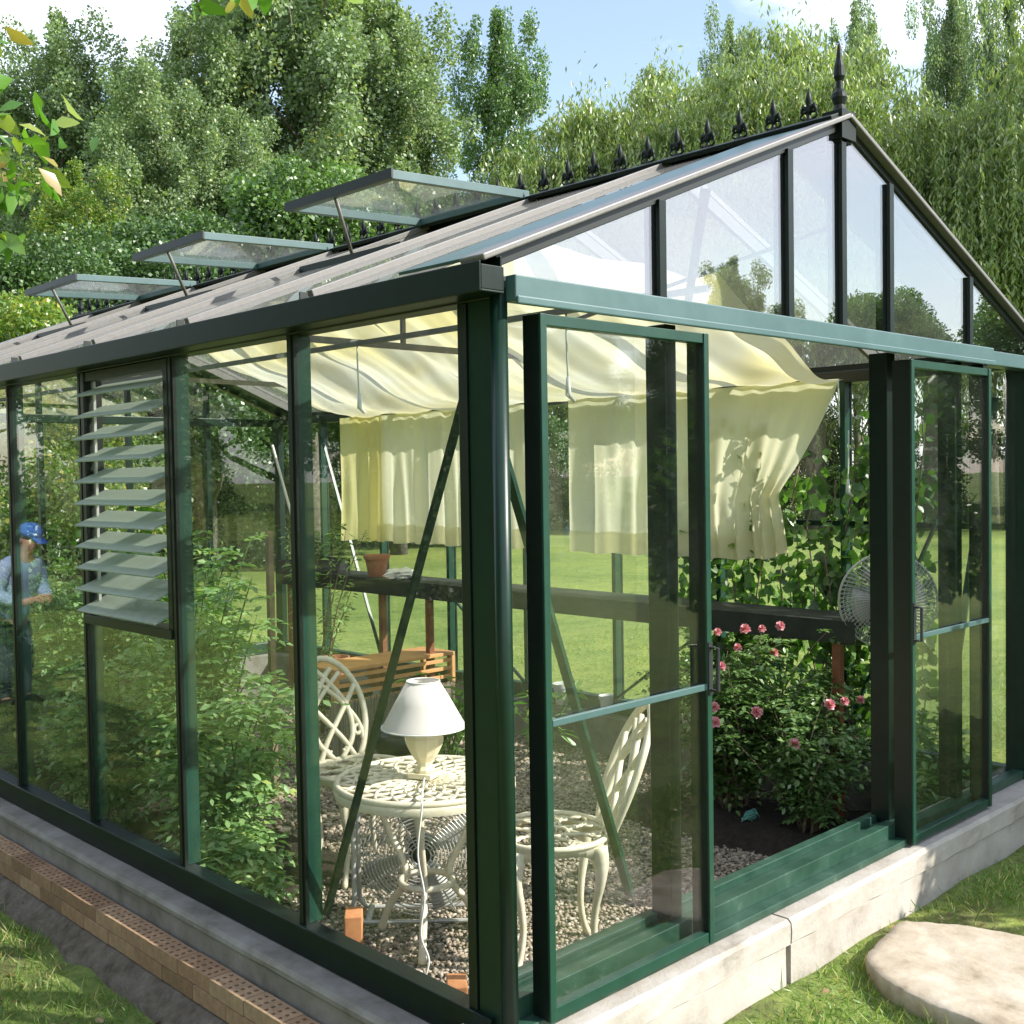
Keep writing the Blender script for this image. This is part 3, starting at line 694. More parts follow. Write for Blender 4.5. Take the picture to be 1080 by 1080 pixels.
CH2 = make_chair('cream metal chair to the right of the table, seen side on through the sliding door', (.885, .72, FL + .002), math.atan2(-.73, -.68) + 2 * PI)
CH2.rotation_euler.z = math.atan2(.68, .73)   # faces towards (-.68,.73)
CH2.rotation_euler.z = PI - math.radians(-43) if False else math.radians(180 + 53)
c1 = copy_tree(CH2); c1.location = (.93, 1.88, FL + .002); c1.rotation_euler.z = math.radians(-8)
c1['label'] = 'cream metal chair behind the round table, its interlaced backrest left of the lamp'

TX, TY, TZ = .66, 1.12, .36
t = empty('round_table', (TX, TY, FL), .3, 'round cream cast metal table with lattice top, standing on gravel under the lamp', 'table')
TH = TZ - FL
b = MB(); R = .308
b.tube([(R * math.cos(a), R * math.sin(a), TH - .012) for a in np.linspace(0, 2 * PI, 56, endpoint=False)], .012, 8, True)
b.lathe([(R + .008, TH - .05), (R + .013, TH - .03), (R + .004, TH - .012), (R - .004, TH - .016), (R + .001, TH - .048)], (0, 0, 0), 56, cap=False)
for rr in (.07, .13, .19, .25): b.tube([(rr * math.cos(a), rr * math.sin(a), TH - .01) for a in np.linspace(0, 2 * PI, 40, endpoint=False)], .0055, 6, True)
for k in range(22):
    a = 2 * PI * k / 22
    for sg in (1, -1):
        b.tube([((.03 + .278 * u) * math.cos(a + sg * .9 * u), (.03 + .278 * u) * math.sin(a + sg * .9 * u), TH - .008) for u in np.linspace(0, 1, 10)], .006, 6)
b.lathe([(.001, TH - .018), (.05, TH - .018), (.05, TH - .004), (.001, TH - .004)], (0, 0, 0), 20)
b.build('tabletop', M['cream'], t, smooth=True)
for k, a in enumerate((math.radians(-135 - 17), math.radians(-135 + 120 - 17), math.radians(-135 - 120 - 17))):
    prof = [(.24, TH - .02, .020), (.215, TH - .10, .016), (.16, TH - .22, .0125), (.095, TH - .33, .012), (.10, TH - .40, .012), (.155, TH - .47, .014), (.185, TH - .53, .013), (.205, .008, .016)]
    pth = bez([(r * math.cos(a), r * math.sin(a), z) for r, z, _ in prof], 28)
    b = MB().tube(pth, list(np.interp(np.linspace(0, 1, len(pth)), np.linspace(0, 1, len(prof)), [q[2] for q in prof])), 10); b.build('leg', M['cream'], t, smooth=True)
b = MB(); b.tube([(.092 * math.cos(a), .092 * math.sin(a), TH - .37) for a in np.linspace(0, 2 * PI, 30, endpoint=False)], .012, 8, True); b.build('leg_ring', M['cream'], t, smooth=True)

# table lamp
lx, ly = TX + .0, TY - .0
lm = empty('table_lamp', (lx, ly, TZ + .0), .4, 'table lamp with white conical shade and cream urn base standing on the round table', 'lamp')
b = MB(); b.box(-.045, .045, -.045, .045, 0, .018)
b.lathe([(.034, .018), (.036, .028), (.027, .040), (.029, .055), (.048, .080), (.066, .115), (.070, .140), (.062, .155), (.044, .158), (.046, .166), (.040, .172), (.030, .178), (.015, .182), (.011, .20)], (0, 0, 0), 10)
b.build('lamp_base', M['ceramic'], lm, smooth=False, bevel=.002)
b = MB(); b.lathe([(.150, .178), (.144, .185), (.102, .262), (.058, .338)], (0, 0, 0), 40, cap=False)
sh = b.build('lamp_shade', M['shade'], lm, smooth=True); so = sh.modifiers.new('thick', 'SOLIDIFY'); so.thickness = .002
b = MB(); b.tube([(.1495 * math.cos(a), .1495 * math.sin(a), .178) for a in np.linspace(0, 2 * PI, 40, endpoint=False)], .003, 6, True); b.tube([(.058 * math.cos(a), .058 * math.sin(a), .338) for a in np.linspace(0, 2 * PI, 24, endpoint=False)], .003, 6, True)
b.build('shade_trim', M['white'], sh, smooth=True)
b = MB(); dv = Vector((-.66, -.75, 0)); dv.rotate(Matrix.Rotation(-.4, 3, 'Z')); sd = Vector((-dv.y, dv.x, 0))
pts = [dv * .045 + Vector((0, 0, .008)), dv * .16 + Vector((0, 0, .012)), dv * .33 + Vector((0, 0, .015)), dv * .352 + Vector((0, 0, -.02)), dv * .35 - sd * .015 + Vector((0, 0, -.16)), dv * .345 + sd * .004 + Vector((0, 0, -.30)),
       dv * .35 - sd * .01 + Vector((0, 0, -.42)), dv * .36 + sd * .015 + Vector((0, 0, -.50)), dv * .37 + sd * .0 + Vector((0, 0, -.575)), dv * .40 + sd * .05 + Vector((0, 0, -.58))]
b.tube(bez(pts, 45), .0032, 6); b.build('power_cord', M['cord'], lm, smooth=True)

# box fan standing under the table
fb_ = empty('box_fan', (.80, 1.31, FL), math.radians(-43), 'square grey box fan with round wire grille, standing on gravel behind the table legs', 'fan')
b = MB(); S = .50; dp = .075
def rrect(s, r, y, z0):
    pts = []
    for cx_, cz_, a0 in ((s / 2 - r, s / 2 - r, 0), (-s / 2 + r, s / 2 - r, PI / 2), (-s / 2 + r, -s / 2 + r, PI), (s / 2 - r, -s / 2 + r, 1.5 * PI)):
        for a in np.linspace(a0, a0 + PI / 2, 6): pts.append((cx_ + r * math.cos(a), y, z0 + cz_ + r * math.sin(a)))
    return pts
b.tube(rrect(S, .05, -dp, .26), .009, 8, True); b.tube(rrect(S, .05, dp, .26), .009, 8, True)
for x in (-.2, .2): b.bar((x, -dp, .014), (x, dp, .014), .02, .02)
b.build('fan_case', M['greymetal'], fb_, smooth=True)
b = MB()
for k in range(16):
    r = .035 + .0128 * k
    b.tube([(r * math.cos(a), -dp - .02 * (1 - (r / .24) ** 2), .26 + r * math.sin(a)) for a in np.linspace(0, 2 * PI, 40, endpoint=False)], .0028, 5, True)
for k in range(12):
    a = 2 * PI * k / 12; b.tube([(.035 * math.cos(a), -dp - .02, .26 + .035 * math.sin(a)), (.243 * math.cos(a), -dp, .26 + .243 * math.sin(a))], .003, 4)
b.build('fan_grille', M['greymetal'], fb_, smooth=True)
b = MB()
for k in range(4):
    a = PI / 2 * k + .4
    V = []; 
    for i in range(7):
        r = .04 + .185 * i / 6; wd = .5 + .1 * i / 6
        for j in range(4):
            aa = a + wd * (j / 3 - .5) * (1.1 - .35 * i / 6); V.append((r * math.cos(aa), -.02 + .05 * (j / 3 - .5), .26 + r * math.sin(aa)))
    b.add(V, [(i * 4 + j, i * 4 + j + 1, (i + 1) * 4 + j + 1, (i + 1) * 4 + j) for i in range(6) for j in range(3)])
o = b.build('fan_blades', M['greymetal'], fb_, smooth=True); o.modifiers.new('t', 'SOLIDIFY').thickness = .003
b = MB(); b.lathe([(.045, -.05), (.05, -.03), (.05, .05), (.03, .06)], (0, 0, 0), 18); b.xf(Matrix.Translation((0, 0, .26)) @ Matrix.Rotation(PI / 2, 4, 'X')); b.build('motor_hub', M['blackplastic'], fb_, smooth=True)

# slatted wooden bench, reed screen
be = empty('slatted_bench', (2.46, 3.72, FL), 0, 'orange stained wooden bench with slatted front, behind the lamp and table', 'bench')
BH = .28 - FL
MB().box(-.47, .47, -.16, .16, BH - .022, BH).build('bench_top', M['wood'], be, bevel=.003)
for k in range(4): MB().box(-.445, .445, -.158, -.138, BH - .062 - .052 * k, BH - .040 - .052 * k).build('front_slat', M['wood'], be, bevel=.002)
for sx in (-1, 1):
    for sy in (-1, 1): MB().box(sx * .455 - .02, sx * .455 + .02, sy * .137 - .018, sy * .137 + .018, 0, BH - .0225).build('leg', M['wood'], be, bevel=.002)
rs = MB()
for k in range(190):
    x = 1.92 + 1.05 * k / 190; rs.tube([(x + random.uniform(-.003, .003), 3.50 + random.uniform(-.004, .004), FL), (x + random.uniform(-.004, .004), 3.505, FL + .33 + random.uniform(-.015, .01))], .0032, 5)
rs.build('reed_screen', M['reed']); tag(bpy.data.objects['reed_screen'], 'low grey reed screen standing in front of the slatted wooden bench', 'screen')
b = MB(); b.lathe([(.10, 0), (.13, .02), (.135, .10), (.125, .11), (.115, .10), (.11, .03)], (2.30, 3.36, FL + .0), 20); tag(b.build('storage_bowl', M['blackplastic'], smooth=True), 'dark plastic bowl on the floor by the reed screen', 'bowl')

# staging shelf along the right wall
st = empty('staging_bench', (2.90, 0, FL), 0, 'long dark staging shelf on red brown legs along the far glass wall', 'shelf')
SH = .73 - FL
MB().box(-.15, .17, .62, 5.3, SH - .025, SH).build('shelf_board', M['darkwood'], st, bevel=.002)
MB().box(-.165, -.151, .62, 5.3, SH - .10, SH + .004).build('fascia_board', M['darkwood'], st, bevel=.002)
for y in (.70, 1.7, 2.66, 3.6, 4.09, 5.2):
    MB().box(-.148, -.108, y, y + .04, 0, SH - .026).build('leg', M['brownwood'], st, bevel=.002)

# pots
def pot(name, loc, r, h, mat, label, cat='flower pot', soil=True, rim=True):
    b = MB()
    pr = [(r * .68, 0), (r * .95, h * .8)]
    if rim: pr += [(r * 1.06, h * .81), (r * 1.08, h), (r * .96, h)]
    else: pr += [(r, h), (r * .93, h)]
    pr += [(r * .86, h * .82)]
    b.lathe(pr, (0, 0, 0), 24); o = b.build(name, mat, smooth=True); o.location = loc; o.modifiers.new('e', 'EDGE_SPLIT').split_angle = .7
    tag(o, label, cat); return o
pot('flower_pot', (2.86, 4.28, .731), .085, .15, M['terracotta'], 'terracotta pot on the staging shelf beside the white bag')
pot('flower_pot', (2.90, 4.35, FL + .201), .085, .15, M['terracotta'], 'terracotta pot just behind the left end of the slatted bench')
pot('flower_pot', (2.86, 4.80, FL + .201), .10, .15, M['terracotta'], 'terracotta pot half hidden among leaves left of the slatted bench')
b = MB(); b.box(2.70, 3.04, 4.2, 5.0, FL, FL + .20); tag(b.build('planter_crate', M['darkwood'], bevel=.01), 'low dark planter crate behind the slatted bench with pots on it', 'crate')
pot('flower_pot', (3.15, 2.82, .001), .055, .13, M['white'], 'white pot on the far wall ledge left of the brace')
pot('flower_pot', (3.16, 2.46, .001), .05, .10, M['white'], 'small white pot on the far wall ledge right of the brace')
pot('flower_pot', (3.14, 2.10, .001), .075, .11, M['darkpot'], 'dark glazed round pot on the far wall ledge', rim=False)
pot('flower_pot', (3.12, 1.83, .001), .045, .09, M['white'], 'small white pot at the top of the right chair back')
b = MB(); b.box(-.22, .22, -.14, .14, 0, .012); b.box(-.22, .22, -.14, -.13, .012, .09); b.box(-.22, .22, .13, .14, .012, .09); b.box(-.22, -.21, -.13, .13, .012, .09); b.box(.21, .22, -.13, .13, .012, .09)
o = b.build('seed_tray', M['blackplastic']); o.location = (2.80, 4.95, .735); tag(o, 'black seed tray on the staging shelf under the curtain end', 'tray')
# crumpled white bag
bm = bmesh.new(); bmesh.ops.create_icosphere(bm, subdivisions=3, radius=.08)
for v in bm.verts:
    n = 1 + .25 * math.sin(v.co.x * 60) * math.cos(v.co.y * 70) + random.uniform(-.12, .12); v.co = Vector((v.co.x * 1.5 * n, v.co.y * 1.1 * n, max(-.03, v.co.z * .5 * n)))
me = bpy.data.meshes.new('plastic_bag'); bm.to_mesh(me); bm.free(); o = mesh_obj('plastic_bag', me, M['white']); o.location = (2.85, 4.0, .762); tag(o, 'crumpled white plastic bag on the staging shelf', 'bag')

# standing fan on the right
ff = empty('pedestal_fan', (2.86, .52, FL), math.radians(-52), 'round grey wire guard fan on a stand, partly behind the door post', 'fan')
FZ = .825 - FL
MB().lathe([(.17, 0), (.17, .015), (.03, .03), (.016, .05), (.014, FZ - .04), (.02, FZ - .02)], (0, .07, 0), 24).build('stand', M['blackplastic'], ff, smooth=True)
b = MB(); R = .213
for k in range(12):
    r = .03 + (R - .03) * k / 11
    b.tube([(r * math.cos(a), -.055 + .04 * (r / R) ** 2, FZ + r * math.sin(a)) for a in np.linspace(0, 2 * PI, 36, endpoint=False)], .0013, 4, True)
for sg in (-1, 1):
    for k in range(64):
        a = 2 * PI * k / 64; b.tube([((.05 + (R - .05) * u) * math.cos(a + .25 * u), sg * (.055 - .045 * u * u * u), FZ + (.05 + (R - .05) * u) * math.sin(a + .25 * u)) for u in np.linspace(0, 1, 6)], .0019, 4)
b.tube([(R * math.cos(a), 0, FZ + R * math.sin(a)) for a in np.linspace(0, 2 * PI, 48, endpoint=False)], .006, 6, True)
b.build('fan_guard', M['greymetal'], ff, smooth=True)
b = MB(); b.lathe([(.05, -.01), (.055, 0), (.045, .008), (.01, .014)], (0, 0, 0), 24); b.xf(Matrix.Translation((0, -.056, FZ)) @ Matrix.Rotation(PI / 2, 4, 'X')); b.build('guard_badge', M['cream'], ff, smooth=True)
b = MB()
for k in range(4):
    a = PI / 2 * k + .2; V = []
    for i in range(6):
        r = .03 + .135 * i / 5
        for j in range(4):
            aa = a + 1.15 * (j / 3 - .5); V.append((r * math.cos(aa), .03 * (j / 3 - .5), FZ + r * math.sin(aa)))
    b.add(V, [(i * 4 + j, i * 4 + j + 1, (i + 1) * 4 + j + 1, (i + 1) * 4 + j) for i in range(5) for j in range(3)])
o = b.build('fan_blades', M['greymetal'], ff, smooth=True); o.modifiers.new('t', 'SOLIDIFY').thickness = .003
b = MB(); b.lathe([(.05, 0), (.055, .05), (.04, .12), (.01, .13)], (0, 0, 0), 20); b.xf(Matrix.Translation((0, .02, FZ)) @ Matrix.Rotation(-PI / 2, 4, 'X')); b.build('motor_housing', M['blackplastic'], ff, smooth=True)

# bricks inside the sill
def loose_brick(loc, rz_, label, tilt=0):
    o = MB().box(-.05, .05, -.03, .03, 0, .16).build('loose_brick', M['orangebrick'], bevel=.004); o.location = loc; o.rotation_euler = (tilt, 0, rz_); tag(o, label, 'brick')
loose_brick((.40, 1.20, FL), .9, 'orange brick standing on end in the gravel inside the left glass')
loose_brick((.30, .55, FL), .9, 'orange brick on the gravel at the foot of the corner post')

# stakes, cane, cords
def stick(name, a, c, w, mat, label, cat, rnd=False):
    b = MB()
    if rnd: b.tube([a, c], w / 2, 8)
    else: b.bar(a, c, w, w, up=(1, 0, 0))
    tag(b.build(name, mat), label, cat)
stick('wooden_stake', (1.25, 3.05, FL), (1.25, 3.05, 1.15), .03, M['stake'], 'shorter weathered wooden stake among the tomato plants', 'stake')
stick('wooden_stake', (1.62, 3.35, FL), (1.62, 3.35, 1.38), .035, M['stake'], 'taller weathered wooden stake right of the second post', 'stake')
stick('handle_pole', (2.72, 4.93, .76), (2.66, 5.25, 1.66), .02, M['white'], 'thin white and black pole leaning behind the plants', 'pole', True)
def cord(name, x, y, z0, z1, label, cap=True, r=.0035):
    b = MB(); pts = [(x + .006 * math.sin(z * 9), y, z) for z in np.linspace(z0, z1, 10)]; b.tube(pts, r, 6)
    if cap: b.tube([(x, y, z1 + .01), (x, y, z1 - .05), (x + .02, y - .012, z1 - .075)], [.006, .011, .005], 8)
    tag(b.build(name, M['cord'], smooth=True), label, 'cord')
cord('pull_cord', 1.0, .72, 1.965, 1.74, 'white pull cord hanging in front of the canopy behind the left sliding door')
cord('pull_cord', 1.0, 1.92, 1.965, 1.76, 'white pull cord hanging between the left wall posts under the canopy')
cord('pull_cord', 3.02, .85, 1.84, 1.62, 'white tie hanging from the curtain corner', False, .004)
cord('pull_cord', 2.98, .78, 1.60, 1.36, 'white cord hanging among the climbing leaves by the door post')
b = MB()
for k in range(14): b.tube([(2.42 + .03 * math.cos(a) * (1 + .2 * math.sin(5 * a + k)) + k * .004, .98 + .02 * math.sin(a + k), FL + .07 + .006 * k % .02 + .01 * math.sin(a * 2 + k)) for a in np.linspace(0, 2 * PI, 12, endpoint=False)], .0015, 4, True)
tag(b.build('garden_twine', M['cyan']), 'small tangle of teal twine on the soil below the rose bush', 'twine')

# ------------------------------------------------------------------ shade canopy and curtains
def sheet(name, fn, nu, nv, mat, thick=.0015):
    V = [fn(i / nu, j / nv) for i in range(nu + 1) for j in range(nv + 1)]
    F = [(i * (nv + 1) + j, (i + 1) * (nv + 1) + j, (i + 1) * (nv + 1) + j + 1, i * (nv + 1) + j + 1) for i in range(nu) for j in range(nv)]
    o = MB().add(V, F).build(name, mat, smooth=True); return o
fold_c = [(rng.uniform(.0, 1), rng.uniform(8, 26), rng.uniform(0, 6), rng.uniform(.2, 1)) for _ in range(9)]
def canopy_fn(u, v):       # u along length (y), v from right eave up to the ridge side
    y = .86 + 3.98 * u
    xt = 2.07 - .45 * min(1, max(0, (y - 1.0) / .5))
    if y > 4.2: xt += (y - 4.2) * .15
    x = 3.09 + (xt - 3.09) * v
    base = 1.852 + .385 * (3.09 - x)
    sag = -.10 * math.sin(PI * v) - .03 * math.sin(PI * 2 * v) ** 2
    f = 0
    for _, fr, ph, am in fold_c: f += am * math.sin(fr * y * .9 + ph + v * 1.3 * math.sin(ph))
    f *= .019 * (.25 + math.sin(PI * min(1, v * 1.05)) ** .6)
    f -= .035 * math.sin(PI * v) * (.5 + .5 * math.cos(2 * PI * (y - .86) / .995)) * -1
    z = base + sag + f + .0035 * math.sin(61 * y + 4 * math.sin(7 * v + y)) * math.sin(PI * v) + .003 * math.sin(23 * v + 9 * y)
    return (x, y + .03 * math.sin(v * 5 + y * 2) * math.sin(PI * v), z)
tag(sheet('shade_canopy', canopy_fn, 260, 46, M['canopy']), 'cream shade cloth slung in sagging folds beneath the right roof slope', 'canopy')
def curtain_fn(ya, yb, gather=False, seed=0):
    r_ = random.Random(seed); ks = [(r_.uniform(22, 60), r_.uniform(0, 6), r_.uniform(.3, 1)) for _ in range(7)]
    def fn(u, v):
        y = ya + (yb - ya) * u; z = 1.852 - .90 * v
        if gather:      # right edge pulled in where it is tied
            pull = .34 * (v / .66) ** 1.25 if v < .66 else .34 - .05 * (v - .66) / .34
            y = yb - (yb - ya - pull * (1)) * (1 - u) if False else ya + pull * (1 - u) ** 3 + (yb - ya) * u
            pinch = math.exp(-((v - .62) / .1) ** 2) * math.exp(-(u / .06) ** 2)
        else: pinch = 0; y += .03 * v * ((u < .5) * -1 + (u >= .5)) * abs(2 * u - 1) ** 6
        amp = .006 + .030 * min(1, v * 1.6)
        f = sum(a * math.sin(k * (ya + (yb - ya) * u) + p + .6 * math.sin(3 * v + p)) for k, p, a in ks) / 3
        x = 3.085 - .012 - amp * f * (1 + pinch) - .02 * pinch
        z += .006 * math.sin(23 * u * (yb - ya)) * v + (.05 * (1 - u) ** 8 * v if gather else 0)
        return (x, y, z)
    return fn
def hem(parent, fn, n):
    h = sheet('hem', lambda u, v: tuple(np.array(fn(u, .862 + .136 * v)) + [-.004, 0, 0]), n, 8, M['curtain']); h.parent = parent
o = sheet('curtain', curtain_fn(.88, 2.66, True, 2), 220, 40, M['curtain']); hem(o, curtain_fn(.88, 2.66, True, 2), 220); tag(o, 'cream curtain with a tied right edge, hanging behind the open doorway', 'curtain')
o = sheet('curtain', curtain_fn(2.98, 4.5, False, 5), 180, 36, M['curtain']); hem(o, curtain_fn(2.98, 4.5, False, 5), 180); tag(o, 'pale cream curtain hanging behind the corner post', 'curtain')
o = sheet('curtain', curtain_fn(4.47, 4.98, False, 9), 70, 36, M['yellowcurtain'])
tag(o, 'yellow curtain at the far left end of the curtain row', 'curtain')

# ------------------------------------------------------------------ plants
def stems_plant(name, base, H, nst, spread, leafL, leafW, matl, label, cat, per=26, droop=.35, compound=True, stemmat=None, lean=(0, 0), group=None, fold=.12, bounds=None):
    e = empty(name, base, 0, label, cat, group)
    sb = MB(); P = []; A = []; Nn = []; Ls = []
    bnd = bounds
    for s in range(nst):
        a = rng.uniform(0, 2 * PI); d = spread * math.sqrt(rng.uniform(.05, 1)); h = H * rng.uniform(.6, 1)
        x0, y0 = rng.uniform(-.04, .04) * spread * 3, rng.uniform(-.04, .04) * spread * 3
        n = 12; pts = []
        for i in range(n + 1):
            t_ = i / n; wob = .03 * math.sin(t_ * 5 + s) * spread * 2
            pts.append(np.array([x0 + (d * math.cos(a) + lean[0]) * t_ ** 1.3 + wob, y0 + (d * math.sin(a) + lean[1]) * t_ ** 1.3, h * (t_ - .12 * t_ ** 3)]))
        if bnd is not None:
            for q in pts: q[0] = min(max(q[0] + base[0], bnd[0]), bnd[1]) - base[0]; q[1] = min(max(q[1] + base[1], bnd[2]), bnd[3]) - base[1]
        sb.tube(pts, [max(.0018, .007 * (1 - .75 * i / n) * (H ** .5)) for i in range(n + 1)], 5)
        for j in range(per):
            t_ = (.12 + .88 * rng.uniform() ** .8) * n; i = min(n - 1, int(t_)); q = pts[i] + (pts[i + 1] - pts[i]) * (t_ - i)
            az = rng.uniform(0, 2 * PI); dr = np.array([math.cos(az), math.sin(az), rng.uniform(-.25, .7)]); dr /= np.linalg.norm(dr)
            if compound:
                Lr = leafL * rng.uniform(2.0, 4.0); m = 5
                for k in range(m):
                    f_ = (k + 1) / m; c = q + dr * Lr * f_; c[2] -= droop * Lr * f_ ** 2
                    sdv = np.cross(dr, [0, 0, 1]); sdv /= np.linalg.norm(sdv) + 1e-6
                    for sg in ((-1, 1) if k < m - 1 else (0,)):
                        P.append(c); ax = dr * .45 + sdv * sg + np.array([0, 0, rng.uniform(-.5, .15)]); A.append(ax); Nn.append(np.array([rng.normal() * .35, rng.normal() * .35, 1])); Ls.append(leafL * rng.uniform(.7, 1.15) * (1.1 - .3 * f_))
            else:
                P.append(q + dr * leafL * .25); A.append(dr + np.array([0, 0, -droop])); Nn.append(np.array([rng.normal() * .5, rng.normal() * .5, 1])); Ls.append(leafL * rng.uniform(.6, 1.2))
    P = np.array(P); A = np.array(A); Nn = np.array(Nn); Ls = np.array(Ls)
    if bnd is not None:
        k = (P[:, 0] + base[0] > bnd[0]) & (P[:, 0] + base[0] < bnd[1]) & (P[:, 1] + base[1] > bnd[2]) & (P[:, 1] + base[1] < bnd[3]); tipx = P[:, 0] + base[0] + unit(A)[:, 0] * Ls; k &= (tipx > .085) & (tipx < 3.13)
        P, A, Nn, Ls = P[k], A[k], Nn[k], Ls[k]
    sb.build('stems', stemmat or M['stem'], e, smooth=True)
    mesh_obj('foliage', leaves_mesh('foliage', P, A, Nn, Ls, Ls * leafW, fold), matl, e)
    return e
B = (.09, 3.12, .2, 5.95)
bf = FL + .04
toms = [(.40, 2.0, .95, .30, 'bushy tomato plant nearest the table, low against the left glass'), (.42, 2.35, 1.4, .30, 'bushy tomato plant behind the second glass pane from the corner'), (.62, 2.75, 1.6, .32, 'tall tomato plant rising beside the shorter wooden stake'),
        (.38, 2.95, .95, .28, 'tomato plant pressed against the glass under the louvre window'), (.45, 3.55, 1.6, .30, 'leafy tomato plant seen through the louvre slats'), (.95, 3.4, 1.35, .34, 'spreading tomato plant right of the shorter stake'),
        (.45, 4.3, 1.3, .30, 'tomato plant in the fourth bay of the left wall'), (1.3, 4.2, 1.0, .35, 'tomato plant between the stakes and the planter crate'), (.5, 5.1, 1.2, .3, 'tomato plant at the far end of the left bed'), (.25, 1.72, .35, .12, 'small tomato plant at the front of the left bed')]
for x, y, h, sp, lab in toms:
    stems_plant('tomato_plant', (x, y, bf), h, int(9 + 9 * h), sp, .052, .50, M['tomato'], lab, 'plant', per=23, bounds=B, group='tomato plants in the left bed')
stems_plant('fig_plant', (.55, 2.55, bf), 1.6, 6, .18, .085, .85, M['figleaf'], 'young fig with large pale leaves rising between two left wall posts', 'plant', per=24, compound=False, stemmat=M['woodstem'], bounds=B, fold=.08)
stems_plant('fig_plant', (.75, 3.75, bf), 2.0, 8, .38, .10, .85, M['figleaf'], 'tall broad leaved plant behind the louvre slats, reaching the eave', 'plant', per=26, compound=False, stemmat=M['woodstem'], bounds=B, fold=.08)
stems_plant('olive_shrub', (2.25, 4.15, FL), 1.50, 12, .42, .06, .26, M['tomato'], 'thin leaved olive shrub reaching in front of the yellow curtain', 'shrub', per=80, compound=False, stemmat=M['woodstem'], lean=(.25, .1), bounds=B)
stems_plant('potted_shrub', (2.75, 4.8, .82), .35, 12, .35, .05, .5, M['vineleaf'], 'small leafy plant growing in the black seed tray', 'plant', per=20, compound=False, bounds=B)
stems_plant('ledge_plant', (2.45, 3.05, FL), .55, 14, .24, .11, .26, M['figleaf'], 'long leaved green plant behind the corner post, in front of the far wall', 'plant', per=14, compound=False, bounds=B)
stems_plant('ledge_plant', (2.80, 2.62, FL), .60, 9, .26, .12, .26, M['figleaf'], 'long leaved plant left of the seated chair back, catching the sun', 'plant', per=10, compound=False, bounds=B)
# rose bush with pink flowers
rose = stems_plant('rose_bush', (2.62, 1.20, FL + .03), 1.02, 46, .50, .042, .55, M['bushleaf'], 'dense dark rose bush with pink flowers inside the open doorway', 'bush', per=24, compound=True, stemmat=M['woodstem'], bounds=B)
stems_plant('rose_tree', (2.55, .74, FL + .03), .76, 24, .32, .040, .55, M['bushleaf'], 'small rose with a single bare stem near the door track', 'rose', per=20, compound=True, stemmat=M['woodstem'], bounds=B)
def flower(loc, s):
    P = []; A = []; N_ = []; 
    for ring, (tilt, ln) in enumerate(((.1, 1), (.4, .85), (.9, .7), (1.9, .6))):
        for k in range(6):
            a = 2 * PI * k / 6 + ring * .5 + random.uniform(-.1, .1)
            d = np.array([math.cos(a), math.sin(a), tilt]); P.append(np.array([0, 0, .002 * ring])); A.append(d); N_.append(np.array([-math.cos(a) * tilt, -math.sin(a) * tilt, 1]))
    P = np.array(P); me = leaves_mesh('flower', P, np.array(A), np.array(N_), s * .46, s * .46, .10)
    o = mesh_obj('flower', me, M['petal'], rose); o.location = Vector(loc) + Vector((-.10, -.13, .02)) - rose.location
    o.rotation_euler = (random.uniform(.3, 1.1), 0, math.radians(-45 + random.uniform(-40, 40)))
FLW = [(831, 661, .07), (842, 659, .05), (853, 657, .06), (809, 665, .05), (825, 682, .055), (851, 689, .06), (810, 704, .06), (763, 710, .055), (911, 739, .055), (928, 741, .055), (756, 764, .06), (801, 766, .07)]
FPOS = [(2.45, 1.06, .69), (2.52, 1.02, .69), (2.60, .98, .70), (2.38, 1.16, .68), (2.42, 1.08, .61), (2.55, .98, .58), (2.32, 1.10, .54), (2.22, 1.36, .50), (2.70, .72, .38), (2.80, .70, .37), (2.15, 1.32, .33), (2.20, 1.05, .32)]
for p_, q in zip(FPOS, FLW): flower(p_, q[2] * .85)
for _ in range(5): a_ = random.uniform(2.6, 5.4); flower((2.62 + .50 * math.cos(a_), 1.20 + .50 * math.sin(a_), random.uniform(.1, .6)), .06)
# climber on the far wall right of the curtain and low plants in the right corner
def climber(name, x, y0, y1, z0, z1, n, label, mat, leafL=.06, dens=None):
    e = empty(name, (x, (y0 + y1) / 2, FL), 0, label, 'climber'); sb = MB(); P = []
    yc = (y0 + y1) / 2
    for k in range(26):
        yy = rng.uniform(y0, y1); top = z0 + (z1 - z0) * rng.uniform(.5, 1); pts = [(rng.uniform(-.05, .03), yc * 0 + yy - yc + .07 * math.sin(5 * t_ + k), (FL + .02 - FL) + (top - FL) * t_) for t_ in np.linspace(0, 1, 12)]
        sb.tube(pts, .004, 5)
        for _ in range(n // 26):
            t_ = rng.uniform(max(0, (z0 - FL) / (top - FL)), 1) * 11; i = min(10, int(t_)); a = np.array(pts[i]); c = np.array(pts[i + 1]); P.append(a + (c - a) * (t_ - i) + rng.normal(size=3) * [.04, .06, .04])
    P = np.array(P); P[:, 0] = np.clip(P[:, 0] * .4, -9, 3.165 - x); N = len(P)
    A = rng.normal(size=(N, 3)) * [.25, 1, .7] + [-.05, 0, -.5]; Nn = rng.normal(size=(N, 3)) * .5 + [-.7, -.2, .5]
    L_ = leafL * rng.uniform(.6, 1.3, N)
    sb.build('stems', M['woodstem'], e, smooth=True); mesh_obj('foliage', leaves_mesh('foliage', P, A, Nn, L_, L_ * .75, .1), mat, e)
climber('climbing_vine', 3.145, .45, 1.9, .15, 1.72, 2700, 'climbing vine with broad leaves on the far glass wall right of the curtain', M['vineleaf'])
stems_plant('corner_plant', (2.85, .38, FL + .03), .62, 12, .26, .05, .5, M['tomato'], 'sunlit leafy plant in the near right corner behind the fixed pane', 'plant', per=14, bounds=B)

